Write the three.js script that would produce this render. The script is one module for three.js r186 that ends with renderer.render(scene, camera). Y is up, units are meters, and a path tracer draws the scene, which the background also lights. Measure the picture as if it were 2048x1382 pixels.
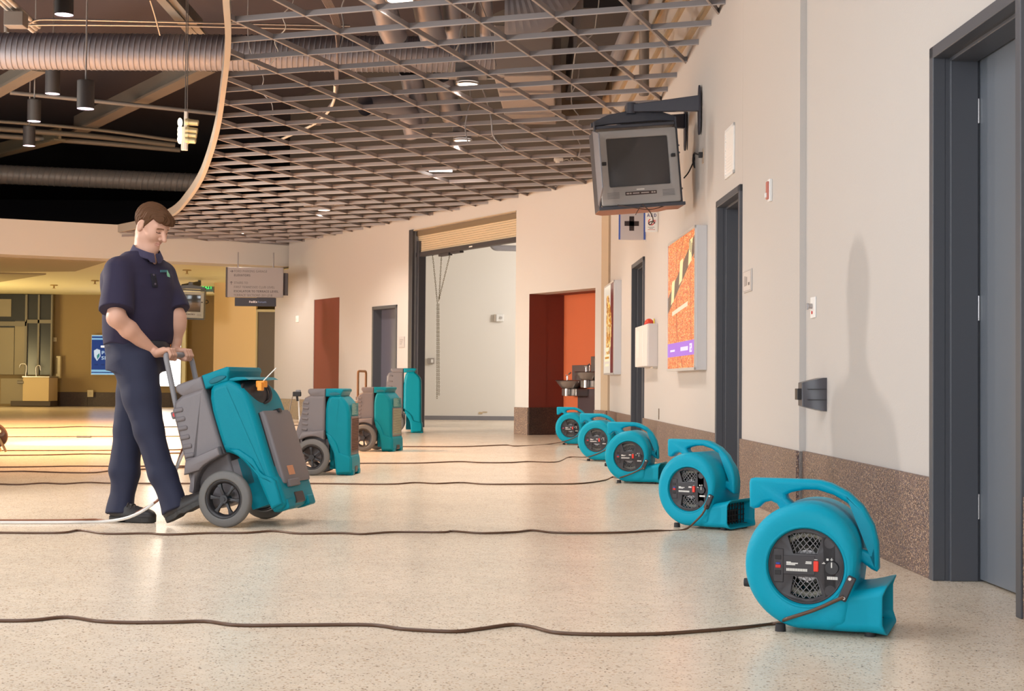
import * as THREE from 'three';
import { RoundedBoxGeometry } from 'three/addons/geometries/RoundedBoxGeometry.js';
import { mergeGeometries, toCreasedNormals } from 'three/addons/utils/BufferGeometryUtils.js';
import { RectAreaLightUniformsLib } from 'three/addons/lights/RectAreaLightUniformsLib.js';
RectAreaLightUniformsLib.init();

// ---------- camera, exposure, big lights ----------
const F = 2930, EYE = 0.785;
const scene = new THREE.Scene();
scene.background = new THREE.Color(0x000000);
const camera = new THREE.PerspectiveCamera(2 * Math.atan(691 / F) * 180 / Math.PI, 2048 / 1382, 0.05, 200);
camera.position.set(0, EYE, 0);
camera.rotation.order = 'YXZ';
camera.rotation.x = Math.atan(74 / F);
camera.rotation.z = 0.00785;
camera.updateMatrixWorld(true);
camera.focus = 8; camera.userData.fStop = 14;
const renderer = new THREE.WebGLRenderer({ antialias: true });
renderer.toneMapping = THREE.LinearToneMapping;
renderer.toneMappingExposure = 1.0;
renderer.shadowMap.enabled = true;
const V = (x, y, z) => new THREE.Vector3(x, y, z);
const LIGHT = { key: 36, fill: 14, side: 11, side2: 44, down: 32, drop: 150, amber: 15, store: 24, floor: 190, panel: 2.8 };

function areaLight(color, power, w, h, pos, target) {
  const l = new THREE.RectAreaLight(color, power, w, h);
  l.position.copy(pos); l.lookAt(target); scene.add(l);
  return l;
}
function spot(color, power, pos, target, angle, pen, radius = 3) {
  const l = new THREE.SpotLight(color, power, 0, angle, pen, 2);
  l.position.copy(pos); l.target.position.copy(target); scene.add(l, l.target);
  l.castShadow = true; l.shadow.radius = radius; l.shadow.mapSize.set(1024, 1024);
  return l;
}
// ---------- helpers ----------
const used = new Map();
function numbered(n) { const k = used.get(n) || 0; used.set(n, k + 1); return k ? n + '_' + String(k).padStart(3, '0') : n; }
function shade(o) { o.castShadow = true; o.receiveShadow = true; return o; }
function tag(o, label, category, group) { o.userData.label = label; o.userData.category = category; if (group) o.userData.group = group; return o; }
function thing(name, label, category, pos = V(0, 0, 0), turn = 0, group) {
  const g = new THREE.Group(); g.name = numbered(name); g.position.copy(pos); g.rotation.order = 'YXZ'; g.rotation.y = turn;
  scene.add(g); return tag(g, label, category, group);
}
function prep(g) { g = g.index ? g.toNonIndexed() : g; for (const k of Object.keys(g.attributes)) if (!['position', 'normal', 'uv', 'color'].includes(k)) g.deleteAttribute(k); if (!g.attributes.uv) g.setAttribute('uv', new THREE.Float32BufferAttribute(new Float32Array(g.attributes.position.count * 2), 2)); return g; }
function merge(gs) { return Array.isArray(gs) ? (gs.length === 1 ? gs[0] : mergeGeometries(gs.map(prep))) : gs; }
function part(parent, name, geos, mat) { const m = shade(new THREE.Mesh(merge(geos), mat)); m.name = name; parent.add(m); return m; }
function solo(name, geos, mat, label, category, group) { const m = shade(new THREE.Mesh(merge(geos), mat)); m.name = numbered(name); scene.add(m); return tag(m, label, category, group); }
function struct(name, geos, mat, parent) { const m = shade(new THREE.Mesh(merge(geos), mat)); m.name = parent ? name : numbered(name); if (!parent) m.userData.kind = 'structure'; (parent || scene).add(m); return m; }
function structGroup(name) { const g = new THREE.Group(); g.name = numbered(name); g.userData.kind = 'structure'; scene.add(g); return g; }
function box(x0, x1, y0, y1, z0, z1) { const g = new THREE.BoxGeometry(Math.abs(x1 - x0), Math.abs(y1 - y0), Math.abs(z1 - z0)); g.translate((x0 + x1) / 2, (y0 + y1) / 2, (z0 + z1) / 2); return g; }
function rbox(x0, x1, y0, y1, z0, z1, r = 0.005, s = 2) { const a = Math.abs(x1 - x0), b = Math.abs(y1 - y0), c = Math.abs(z1 - z0); const g = new RoundedBoxGeometry(a, b, c, s, Math.min(r, a / 2.05, b / 2.05, c / 2.05)); g.translate((x0 + x1) / 2, (y0 + y1) / 2, (z0 + z1) / 2); return g; }
function rod(a, b, r, seg = 10, r2 = r) { const d = b.clone().sub(a), g = new THREE.CylinderGeometry(r2, r, d.length(), seg); g.translate(0, d.length() / 2, 0); g.applyQuaternion(new THREE.Quaternion().setFromUnitVectors(V(0, 1, 0), d.normalize())); g.translate(a.x, a.y, a.z); return g; }
function beam(a, b, w, h) { // box between two points, w across (horizontal), h tall
  const d = b.clone().sub(a), L = d.length(); d.normalize();
  const g = new THREE.BoxGeometry(w, h, L); const m = new THREE.Matrix4();
  const z = d, x = V(0, 1, 0).cross(z).normalize(), y = z.clone().cross(x);
  m.makeBasis(x, y, z); g.applyMatrix4(m); g.translate((a.x + b.x) / 2, (a.y + b.y) / 2, (a.z + b.z) / 2); return g;
}
function tube(pts, r, seg = pts.length * 6, rad = 8, closed = false) { return new THREE.TubeGeometry(new THREE.CatmullRomCurve3(pts, closed, 'centripetal'), seg, r, rad, closed); }
function ext(shape, depth, bevel = 0, seg = 3, curve = 12) { const g = new THREE.ExtrudeGeometry(shape, { depth: depth - 2 * bevel, bevelEnabled: bevel > 0, bevelThickness: bevel, bevelSize: bevel, bevelOffset: -bevel, bevelSegments: seg, curveSegments: curve }); g.translate(0, 0, -depth / 2 + bevel); return g; }
function smooth(g, a = 0.6) { return toCreasedNormals(g, a); }
function poly(pts) { const s = new THREE.Shape(); pts.forEach(([x, y], i) => i ? s.lineTo(x, y) : s.moveTo(x, y)); s.closePath(); return s; }
function chaikin(p, n = 2) { for (let k = 0; k < n; k++) { const q = []; p.forEach(([x, y], i) => { const [u, v] = p[(i + 1) % p.length]; q.push([x * 0.75 + u * 0.25, y * 0.75 + v * 0.25], [x * 0.25 + u * 0.75, y * 0.25 + v * 0.75]); }); p = q; } return p; }
function spline(pts, n = 60) { return poly(new THREE.CatmullRomCurve3(pts.map(([x, y]) => V(x, y, 0)), true, 'centripetal').getPoints(n).slice(0, -1).map((p) => [p.x, p.y])); }
function loft(rings, cap0 = false, cap1 = false) {
  const n = rings[0].length, pos = [], idx = [], uv = [];
  rings.forEach((r, j) => r.forEach((p, i) => { pos.push(p.x, p.y, p.z); uv.push(i / n, j / (rings.length - 1)); }));
  for (let j = 0; j + 1 < rings.length; j++) for (let i = 0; i < n; i++) { const a = j * n + i, b = j * n + (i + 1) % n, c = a + n, d = b + n; idx.push(a, b, d, a, d, c); }
  const cap = (j) => { const c = rings[j].reduce((s, p) => s.add(p), V(0, 0, 0)).multiplyScalar(1 / n), k = pos.length / 3; pos.push(c.x, c.y, c.z); uv.push(0.5, 0.5); for (let i = 0; i < n; i++) idx.push(k, j * n + i, j * n + (i + 1) % n); };
  if (cap0) cap(0); if (cap1) cap(rings.length - 1);
  const g = new THREE.BufferGeometry(); g.setAttribute('position', new THREE.Float32BufferAttribute(pos, 3)); g.setAttribute('uv', new THREE.Float32BufferAttribute(uv, 2)); g.setIndex(idx); g.computeVertexNormals(); return g;
}
function rrect(hw, hh, r, n = 6) { const p = []; for (const [sx, sy, a0] of [[1, 1, 0], [-1, 1, 1], [-1, -1, 2], [1, -1, 3]]) for (let i = 0; i <= n; i++) { const a = (a0 + i / n) * Math.PI / 2; p.push([sx * (hw - r) + r * Math.cos(a), sy * (hh - r) + r * Math.sin(a)]); } return p; }
function uvm(g, k = 1) { // texture coordinates in metres, from the face's own plane
  g = prep(g); const p = g.attributes.position, n = g.attributes.normal, uv = g.attributes.uv;
  for (let i = 0; i < p.count; i++) { const ax = Math.abs(n.getX(i)), ay = Math.abs(n.getY(i)), az = Math.abs(n.getZ(i)); const [u, v] = ay >= ax && ay >= az ? [p.getX(i), p.getZ(i)] : ax >= az ? [p.getZ(i), p.getY(i)] : [p.getX(i), p.getY(i)]; uv.setXY(i, u * k, v * k); }
  return g;
}
function rng(seed) { let s = seed >>> 0; return () => { s = (s + 0x6D2B79F5) >>> 0; let t = Math.imul(s ^ (s >>> 15), 1 | s); t = (t + Math.imul(t ^ (t >>> 7), 61 | t)) ^ t; return ((t ^ (t >>> 14)) >>> 0) / 4294967296; }; }
const rad = (d) => d * Math.PI / 180;

// measuring: a point of the photograph turned into a place in the room
function ray(x, y) { return V((x - 1024) / F, (691 - y) / F, -1).applyQuaternion(camera.quaternion); }
function at(x, y, D) { const d = ray(x, y); return d.multiplyScalar(D / -d.z).add(V(0, EYE, 0)); }
function onY(x, y, h) { const d = ray(x, y); return d.multiplyScalar((h - EYE) / d.y).add(V(0, EYE, 0)); }
function onPlane(x, y, P, n) { const d = ray(x, y), o = V(0, EYE, 0); return o.clone().addScaledVector(d, P.clone().sub(o).dot(n) / d.dot(n)); }

// ---------- materials ----------
function mat(r, g, b, rough = 0.6, o = {}) { return new THREE.MeshStandardMaterial({ color: new THREE.Color().setRGB(r, g, b), roughness: rough, ...o }); }
function glow(r, g, b, k) { return new THREE.MeshStandardMaterial({ color: 0x000000, emissive: new THREE.Color().setRGB(r, g, b), emissiveIntensity: k, roughness: 0.5 }); }
function canvasTex(w, h, draw) { const c = document.createElement('canvas'); c.width = w; c.height = h; const x = c.getContext('2d'); draw(x, w, h); const t = new THREE.CanvasTexture(c); t.colorSpace = THREE.SRGBColorSpace; t.anisotropy = 8; return t; }
function noiseTex(size, fn, seed, srgb = true) { // tileable speckle textures
  const d = new Uint8Array(size * size * 4), R = rng(seed); fn(d, size, R);
  const t = new THREE.DataTexture(d, size, size); t.wrapS = t.wrapT = THREE.RepeatWrapping; t.magFilter = THREE.LinearFilter; t.minFilter = THREE.LinearMipmapLinearFilter; t.generateMipmaps = true; if (srgb) t.colorSpace = THREE.SRGBColorSpace; t.needsUpdate = true; return t;
}
function splat(d, S, cx, cy, r, col, R, sq = 1) { const e = Math.ceil(r * 1.6); const a = R() * 6.28, ca = Math.cos(a), sa = Math.sin(a); for (let y = -e; y <= e; y++) for (let x = -e; x <= e; x++) { const u = (x * ca + y * sa), v = (-x * sa + y * ca) * sq; if (u * u + v * v > r * r) continue; const i = (((cy + y + S) % S | 0) * S + ((cx + x + S) % S | 0)) * 4; d[i] = col[0]; d[i + 1] = col[1]; d[i + 2] = col[2]; } }
function softNoise(S, cells, R) { const g = Array.from({ length: cells * cells }, () => R()); const s = (t) => t * t * (3 - 2 * t); return (x, y) => { const u = x / S * cells, v = y / S * cells, i = Math.floor(u), j = Math.floor(v), a = s(u - i), b = s(v - j), q = (m, n) => g[((n % cells) + cells) % cells * cells + ((m % cells) + cells) % cells]; return (q(i, j) * (1 - a) + q(i + 1, j) * a) * (1 - b) + (q(i, j + 1) * (1 - a) + q(i + 1, j + 1) * a) * b; }; }
const terrazzo = noiseTex(2048, (d, S, R) => {
  const n1 = softNoise(S, 6, R), n2 = softNoise(S, 48, R);
  for (let y = 0; y < S; y++) for (let x = 0; x < S; x++) { const k = 1 + (n1(x, y) - 0.5) * 0.05 + (n2(x, y) - 0.5) * 0.05 + (R() - 0.5) * 0.05, i = (y * S + x) * 4; d[i] = 228 * k; d[i + 1] = 211 * k; d[i + 2] = 190 * k; d[i + 3] = 255; }
  const cols = [[208, 188, 164], [194, 168, 140], [234, 224, 210], [176, 150, 126], [216, 190, 158], [152, 126, 104], [238, 229, 218]];
  for (let k = 0; k < 42000; k++) splat(d, S, R() * S | 0, R() * S | 0, 1.2 + R() * R() * 5, cols[Math.floor(R() * R() * 7)], R, 1 + R());
  for (let k = 0; k < 5200; k++) splat(d, S, R() * S | 0, R() * S | 0, 1 + R() * 2.6, [118, 90, 68], R, 1.3);
}, 11);
const graniteTex = noiseTex(1024, (d, S, R) => {
  for (let i = 0; i < S * S; i++) { const k = 0.9 + R() * 0.2; d[i * 4] = 112 * k; d[i * 4 + 1] = 92 * k; d[i * 4 + 2] = 84 * k; d[i * 4 + 3] = 255; }
  const cols = [[62, 48, 48], [160, 126, 100], [88, 72, 80], [190, 156, 124], [46, 36, 40], [128, 98, 80], [216, 188, 158], [82, 76, 98]];
  for (let k = 0; k < 30000; k++) splat(d, S, R() * S | 0, R() * S | 0, 1.2 + R() * 4.2, cols[Math.floor(R() * 8)], R, 1 + R());
}, 23);
const fineBump = noiseTex(512, (d, S, R) => { const n = softNoise(S, 64, R), m = softNoise(S, 170, R); for (let y = 0; y < S; y++) for (let x = 0; x < S; x++) { const v = 90 + 80 * n(x, y) + 80 * m(x, y), i = (y * S + x) * 4; d[i] = d[i + 1] = d[i + 2] = v; d[i + 3] = 255; } }, 5, false);
function texClone(t, k) { const c = t.clone(); c.repeat.set(k, k); c.needsUpdate = true; return c; }
const M = {
  floor: new THREE.MeshPhysicalMaterial({ color: 0xffffff, map: texClone(terrazzo, 0.5), roughness: 0.24, specularIntensity: 1.0, ior: 1.5 }),
  wall: mat(0.525, 0.492, 0.468, 0.7, { bumpMap: texClone(fineBump, 2), bumpScale: 0.0008 }),
  wallShadeTan: mat(0.46, 0.36, 0.26, 0.7),
  white: mat(0.52, 0.495, 0.46, 0.7),
  store: mat(0.74, 0.70, 0.64, 0.75),
  granite: mat(1, 1, 1, 0.45, { map: texClone(graniteTex, 1.6) }),
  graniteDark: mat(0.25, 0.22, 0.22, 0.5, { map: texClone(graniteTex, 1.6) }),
  black: mat(0.05, 0.043, 0.056, 0.85),
  frame: mat(0.075, 0.078, 0.092, 0.42),
  doorGrey: mat(0.135, 0.15, 0.175, 0.4),
  doorBrown: mat(0.085, 0.06, 0.045, 0.5),
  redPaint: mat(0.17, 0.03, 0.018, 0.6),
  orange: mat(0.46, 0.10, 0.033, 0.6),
  grid: mat(0.265, 0.242, 0.248, 0.5), gridEdgeLit: mat(0.46, 0.405, 0.385, 0.5),
  ribbon: mat(0.37, 0.345, 0.31, 0.45),
  duct: mat(0.215, 0.215, 0.255, 0.42, { metalness: 0.45 }),
  ductDark: mat(0.20, 0.18, 0.17, 0.55, { metalness: 0.3 }),
  steelGrey: mat(0.22, 0.21, 0.22, 0.6),
  teal: new THREE.MeshPhysicalMaterial({ color: new THREE.Color().setRGB(0.0, 0.325, 0.47), roughness: 0.42, specularIntensity: 0.4, bumpMap: texClone(fineBump, 6), bumpScale: 0.0004 }),
  teal2: new THREE.MeshPhysicalMaterial({ color: new THREE.Color().setRGB(0.0, 0.205, 0.27), roughness: 0.42, specularIntensity: 0.32, bumpMap: texClone(fineBump, 6), bumpScale: 0.0005 }),
  plasticGrey: mat(0.16, 0.14, 0.145, 0.45, { bumpMap: texClone(fineBump, 6), bumpScale: 0.0005 }),
  tyre: mat(0.125, 0.118, 0.112, 0.55),
  blackPlastic: mat(0.02, 0.018, 0.02, 0.4),
  panelBlack: mat(0.035, 0.03, 0.034, 0.45),
  rubber: mat(0.022, 0.02, 0.022, 0.7),
  chrome: mat(0.75, 0.75, 0.76, 0.22, { metalness: 1 }),
  steel: mat(0.42, 0.40, 0.40, 0.3, { metalness: 0.9 }),
  offWhite: mat(0.78, 0.76, 0.72, 0.5),
  whitePlastic: mat(0.82, 0.81, 0.80, 0.4),
  cord: mat(0.10, 0.045, 0.022, 0.4),
  cordDark: mat(0.05, 0.028, 0.02, 0.4),
  red: mat(0.6, 0.02, 0.015, 0.4),
};
// ---------- the room ----------
const CEIL = 3.6, TOP = 6.6;
// right wall: starts beside the camera and runs away from it, turning slightly left
const RO = V(1.87, 0, 0), RU = V(-0.025, 0, -1).normalize(), RN = V(-1, 0, 0.025).normalize(), RTURN = -Math.PI / 2 + 0.025;
const STEP = 0.037, uStep = 8.29, stepAt = (u) => u > uStep ? STEP : 0; // beyond the joint the wall stands a little prouder
const rPos = (u, v, w = 0) => RO.clone().addScaledVector(RU, u).addScaledVector(RN, w + stepAt(u)).setY(v);
function onR(x, y, w = 0) { w += x < 1612 ? STEP : 0; const p = onPlane(x, y, RO.clone().addScaledVector(RN, w), RN); return [p.clone().sub(RO).dot(RU), p.y]; }
function rightBox(u0, u1, y0, y1, w0, w1) { const g = box(-u1, -u0, y0, y1, w0, w1); g.rotateY(RTURN); g.translate(RO.x, 0, RO.z); return g; } // u along the wall, w out of it
function mountR(name, label, cat, u, v, w = 0, group) { return thing(name, label, cat, rPos(u, v, w), RTURN, group); } // local x towards the camera, z out of the wall
// back wall: from the far left corner to the right corner
const B0 = onY(578, 490, CEIL), B1 = onY(1208, 361, CEIL); B0.y = B1.y = 0;
const BD = B1.clone().sub(B0).normalize(), BN = V(-BD.z, 0, BD.x).multiplyScalar(1); if (BN.z < 0) BN.negate();
const BTURN = Math.atan2(BN.x, BN.z), BLEN = B1.distanceTo(B0);
const bPos = (s, v, w = 0) => B0.clone().addScaledVector(BD, s).addScaledVector(BN, w).setY(v);
function onB(x, y, w = 0) { const p = onPlane(x, y, B0.clone().addScaledVector(BN, w), BN); return [p.clone().sub(B0).dot(BD), p.y]; }
function backBox(s0, s1, y0, y1, w0, w1) { const g = box(s0, s1, y0, y1, w0, w1); g.rotateY(BTURN); g.translate(B0.x, 0, B0.z); return g; }
function mountB(name, label, cat, s, v, w = 0, group) { return thing(name, label, cat, bPos(s, v, w), BTURN, group); }

struct('ceiling_blocker', box(-17, 1.75, CEIL + 0.0, CEIL + 0.2, -10.35, 9), mat(0.55, 0.53, 0.5, 0.8));  // solid ceiling out of view, added to keep lamp light from the void
struct('floor', uvm(box(-17, 9, -0.25, 0, -48, 9)), M.floor);
struct('ceiling', box(-17, 9, TOP, TOP + 0.25, -48, 9), M.black);
struct('wall_rear', box(-17, 9, 0, TOP, 9, 9.3), M.wall);
struct('wall_left', box(-17.3, -17, 0, TOP, -48, 9.3), M.wall);

// right wall in pieces round its three doorways and its expansion joint
const GR = 0.412, DOORH = 2.165, B = onR(1484, 700)[0], Bf = onR(1436, 700)[0], C = onR(1289, 700)[0], Cf = onR(1265.5, 700)[0];
const doorU = [[4.966, 5.97], [B, Bf], [C, Cf]];
const uEnd = onR(1220, 700)[0];
const wr = structGroup('wall_right');
const wallPieces = [[-9, 4.966, 0, TOP], [4.966, 5.97, DOORH, TOP], [5.97, uStep, 0, TOP], [uStep, B, 0, TOP], [B + 0.003, Bf, DOORH, TOP], [Bf, C, 0, TOP], [C, Cf, DOORH, TOP], [Cf, uEnd, 0, TOP]];
for (const [a, b, y0, y1] of wallPieces) struct('panel', uvm(rightBox(a, b, y0, y1, -0.32, a >= uStep ? STEP : 0)), M.wall, wr);
// granite base of the right wall, slab by slab
const br = structGroup('baseboard_right');
for (const [a, b] of [[3.8, 4.96], [5.975, 6.383], [6.387, 7.575], [7.579, uStep], [uStep, 9.3], [9.304, B - 0.004], [Bf + 0.004, 12.2], [12.204, 13.4], [13.404, 14.6], [14.604, C - 0.004], [Cf + 0.004, 18.2], [18.204, 19.3], [19.304, uEnd]])
  struct('granite_slab', uvm(rbox(-b, -a, 0, GR, 0, 0.018 + (a >= uStep ? STEP : 0), 0.003, 1).applyMatrix4(new THREE.Matrix4().makeRotationY(RTURN)).translate(RO.x, 0, RO.z)), M.granite, br);

// steel door frames and doors
function doorR(u0, u1, handle) {
  const d = structGroup('door_1'.replace('1', String(used.get('doorcount') || 1))); used.set('doorcount', (used.get('doorcount') || 1) + 1);
  d.position.copy(rPos(u1, 0)); d.rotation.y = RTURN; // local x from the far jamb towards the camera
  const W = u1 - u0, f = 0.05, prof = (s) => s;
  struct('frame', [rbox(0, f, 0, DOORH, -0.03, 0.022, 0.004), rbox(W - f, W, 0, DOORH, -0.03, 0.022, 0.004), rbox(0, W, DOORH - f, DOORH, -0.03, 0.022, 0.004)], M.frame, d);
  struct('jamb', [box(0.004, f - 0.002, 0, DOORH, -0.3, -0.02), box(W - f + 0.002, W - 0.004, 0, DOORH, -0.3, -0.02), box(0, W, DOORH - f + 0.002, DOORH - 0.004, -0.3, -0.02)], M.frame, d);
  struct('stop', [rbox(f - 0.01, f + 0.014, 0, DOORH - f, -0.16, -0.046, 0.004), rbox(W - f - 0.014, W - f + 0.01, 0, DOORH - f, -0.16, -0.046, 0.004), rbox(f, W - f, DOORH - f - 0.014, DOORH - f + 0.01, -0.16, -0.046, 0.004)], M.frame, d);
  struct('leaf', rbox(f - 0.002, W - f + 0.002, 0.008, DOORH - f + 0.004, -0.215, -0.168, 0.003), M.doorGrey, d);
  struct('hinge', [0.25, 1.05, 1.85].map((y) => rod(V(f + 0.006, y, -0.163), V(f + 0.006, y + 0.1, -0.163), 0.008)), M.steel, d);
  if (handle) struct('handle', [rod(V(W - 0.14, 1.0, -0.17), V(W - 0.14, 1.0, -0.11), 0.011), rod(V(W - 0.14, 1.0, -0.115), V(W - 0.25, 1.0, -0.115), 0.009)], M.steel, d);
  return d;
}
doorU.forEach(([a, b], i) => doorR(a, b, i > 0));

// back wall
const sR0 = onB(627, 700)[0], sR1 = onB(678, 700)[0], sD0 = onB(745, 700)[0], sD1 = onB(794, 700)[0], sG0 = onB(820, 650)[0], sG1 = onB(1031, 650)[0], sO0 = onB(1058, 700)[0], sO1 = onB(1190, 700)[0];
const hR = onB(627, 600)[1], hD = onB(745, 614)[1], hG = onB(825, 462)[1], hO = onB(1058, 588)[1];
const wb = structGroup('wall_back');
const UP = CEIL + 0.06, shadeWall = mat(0.075, 0.065, 0.058, 0.8);  // wall above the grid coloured dark to stand for the unlit void
const bw = (a, b, y0, y1, n = 'panel') => { if (y0 < UP) struct(n, uvm(backBox(a, b, y0, Math.min(y1, UP), -0.3, 0)), M.wall, wb); if (y1 > UP) struct('shade_panel', uvm(backBox(a, b, Math.max(y0, UP), y1, -0.3, 0)), shadeWall, wb); };
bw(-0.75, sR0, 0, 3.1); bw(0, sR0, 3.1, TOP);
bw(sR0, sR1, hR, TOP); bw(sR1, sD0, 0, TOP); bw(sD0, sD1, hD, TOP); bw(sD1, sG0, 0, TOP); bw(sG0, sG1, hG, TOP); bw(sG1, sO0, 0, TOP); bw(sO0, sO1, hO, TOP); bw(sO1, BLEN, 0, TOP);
// corner strip from back wall to right wall, shade of the return painted tan
const cEnd = rPos(uEnd, 0);
{ const a = bPos(BLEN, 0), b = cEnd; const g = beam(V(a.x, TOP / 2, a.z), V(b.x, TOP / 2, b.z), 0.06, TOP); struct('corner_strip', g, M.wallShadeTan, wb);
  const g2 = beam(V(a.x - 0.02, GR / 2, a.z), V(b.x - 0.02, GR / 2, b.z), 0.07, GR); struct('granite_slab', uvm(g2), M.granite, wb); }
const bb = structGroup('baseboard_back');
for (const [a, b] of [[-0.75, 0.3], [0.304, sR0 - 0.02], [sR1 + 0.02, sD0 - 0.05], [sG1 + 0.003, sO0 - 0.003], [sO1 + 0.003, BLEN]]) struct('granite_slab', uvm(rbox(a, b, 0, GR, 0, 0.018, 0.003, 1).applyMatrix4(new THREE.Matrix4().makeRotationY(BTURN)).translate(B0.x, 0, B0.z)), M.granite, bb);
// flat red door and grey door of the back wall
{ const d = structGroup('door_4'); struct('leaf', backBox(sR0, sR1, 0, hR, -0.28, -0.012), M.redPaint, d); }
{ const d = structGroup('door_5'); d.position.copy(bPos(sD0, 0)); d.rotation.y = BTURN; const W = sD1 - sD0, f = 0.055;
  struct('frame', [rbox(0, f, 0, hD, -0.25, 0.02, 0.004), rbox(W - f, W, 0, hD, -0.25, 0.02, 0.004), rbox(0, W, hD - f, hD, -0.25, 0.02, 0.004)], M.frame, d);
  struct('leaf', box(f, W - f, 0.01, hD - f, -0.2, -0.15), mat(0.10, 0.10, 0.135, 0.4), d);
  struct('handle', [rod(V(W - 0.16, 1, -0.15), V(W - 0.16, 1, -0.09), 0.012), rod(V(W - 0.16, 1, -0.095), V(W - 0.27, 1, -0.095), 0.01)], M.steel, d); }
// store room behind the roller shutter
{ const zS = -30.4; const w = structGroup('wall_store');
  struct('panel', box(-3.3, 5.5, 0, TOP, zS - 0.3, zS), M.store, w);
  struct('side_panel', box(4.6, 4.9, 0, TOP, zS, -21.5), M.store, w);
  const L0 = bPos(sG0 - 0.4, 0, -0.3), g = beam(V(L0.x, TOP / 2, L0.z), V(L0.x - 1.6, TOP / 2, zS), 0.2, TOP); struct('side_panel', g, M.store, w);
  struct('ceiling_panel', box(-2.6, 4.9, 4.0, 4.2, zS, -27), M.store, w);
  struct('skirting', box(-3.3, 4.6, 0, 0.085, zS, zS + 0.015), M.steelGrey, structGroup('baseboard_store')); }
// red alcove with the drinking fountains
const alc = structGroup('wall_alcove'), AD = 0.62;
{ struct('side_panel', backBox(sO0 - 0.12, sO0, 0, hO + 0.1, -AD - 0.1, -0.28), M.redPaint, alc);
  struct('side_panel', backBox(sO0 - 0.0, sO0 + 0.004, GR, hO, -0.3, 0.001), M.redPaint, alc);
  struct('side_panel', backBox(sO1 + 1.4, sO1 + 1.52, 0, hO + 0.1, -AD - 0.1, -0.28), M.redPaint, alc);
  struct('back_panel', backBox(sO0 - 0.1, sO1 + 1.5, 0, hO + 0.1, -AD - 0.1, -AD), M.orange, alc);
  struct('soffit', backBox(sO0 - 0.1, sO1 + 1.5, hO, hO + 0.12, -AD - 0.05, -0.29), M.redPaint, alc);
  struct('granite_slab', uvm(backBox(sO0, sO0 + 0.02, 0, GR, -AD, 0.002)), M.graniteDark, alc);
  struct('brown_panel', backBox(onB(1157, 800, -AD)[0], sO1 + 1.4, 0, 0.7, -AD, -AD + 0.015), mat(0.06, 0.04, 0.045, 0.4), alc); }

// white beam at the left end of the concourse and the low rooms behind it
const K0 = onY(0, 508, 3.16), K1 = onY(578, 533, 3.16);
{ const d = K1.clone().sub(K0).setY(0).normalize(); const a = K0.clone().addScaledVector(d, -6), b = K1.clone().addScaledVector(d, 0.1); const nb = V(d.z, 0, -d.x);
  const off = nb.clone().multiplyScalar(0.35); if (off.z > 0) off.negate();
  struct('trim_1', beam(V(a.x, 3.5, a.z).add(off), V(b.x, 3.5, b.z).add(off), 0.7, 0.68), M.white); }
const zL = -42.2;
{ const w = structGroup('wall_far');
  struct('panel', box(-17, -3.0, 0, 3.35, zL - 0.3, zL), mat(0.30, 0.21, 0.10, 0.75), w);
  struct('panel', box(-17, 9, 3.2, TOP, -47.8, -47.5), M.black, w);
  const gb = structGroup('baseboard_far'); for (let i = 0; i < 9; i++) struct('granite_slab', uvm(rbox(-13.4 + i * 1.2, -12.204 + i * 1.2, 0, GR, zL, zL + 0.02, 0.003, 1)), M.graniteDark, gb);
}
// low ceiling of the left rooms, with two dropped fields darkened to paint in shade
{ const c = structGroup('ceiling_low'); const sh = poly([[K0.x - 6, -(K0.z - 0.7)], [K1.x + 0.6, -(K1.z - 0.9)], [-3, 48], [-17, 48], [-17, -(K0.z - 0.7)]]);
  const cm = mat(0.74, 0.68, 0.46, 0.8);
  const g = new THREE.ExtrudeGeometry(sh, { depth: 0.2, bevelEnabled: false }); g.rotateX(-Math.PI / 2); g.translate(0, 3.215, 0); struct('field', g, cm, c);
  const drop = (pts) => { const q = pts.map(([x, y]) => onY(x, y, 3.18)); const s = poly(q.map((p) => [p.x, -p.z])); const e = new THREE.ExtrudeGeometry(s, { depth: 0.05, bevelEnabled: false }); e.rotateX(-Math.PI / 2); e.translate(0, 3.18, 0); struct('shade_field', e, mat(0.36, 0.29, 0.17, 0.8), c); };
  drop([[-60, 513.5], [212, 524], [150, 543], [-60, 545]]); drop([[-60, 547], [92, 549.5], [-60, 574]]); }
// nearer wall and doorway beside the corner
{ const w = structGroup('wall_passage'); const z1 = -36.5, x = (px) => (px - 1024) / F * 36.5;
  struct('panel', box(x(427), x(511), 0, 3.22, z1 - 0.25, z1), mat(0.70, 0.50, 0.29, 0.7), w);
  struct('panel', box(x(511), x(640), 2.72, 3.22, z1 - 0.25, z1 - 0.1), mat(0.10, 0.07, 0.05, 0.6), w);
  struct('panel', box(x(427), x(427) + 0.02, 0, 3.22, zL, z1 - 0.25), mat(0.60, 0.46, 0.20, 0.7), w);
  struct('granite_slab', uvm(box(x(427), x(511), 0, GR, z1, z1 + 0.02)), M.graniteDark, w);
  const d = structGroup('door_6'); struct('frame', [box(x(511), x(511) + 0.03, 0, 2.5, z1 - 0.2, z1 - 0.02), box(x(511), x(640), 2.5, 2.56, z1 - 0.2, z1 - 0.02)], mat(0.45, 0.38, 0.26, 0.5), d);
  struct('leaf', box(x(511) + 0.03, x(640), 0.01, 2.5, z1 - 0.2, z1 - 0.12), M.doorBrown, d);
  struct('handle', [rod(V(x(553), 1.0, z1 - 0.08), V(x(553), 1.32, z1 - 0.08), 0.012), rod(V(x(553), 1.03, z1 - 0.12), V(x(553), 1.03, z1 - 0.08), 0.01), rod(V(x(553), 1.29, z1 - 0.12), V(x(553), 1.29, z1 - 0.08), 0.01)], M.chrome, d); }
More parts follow.
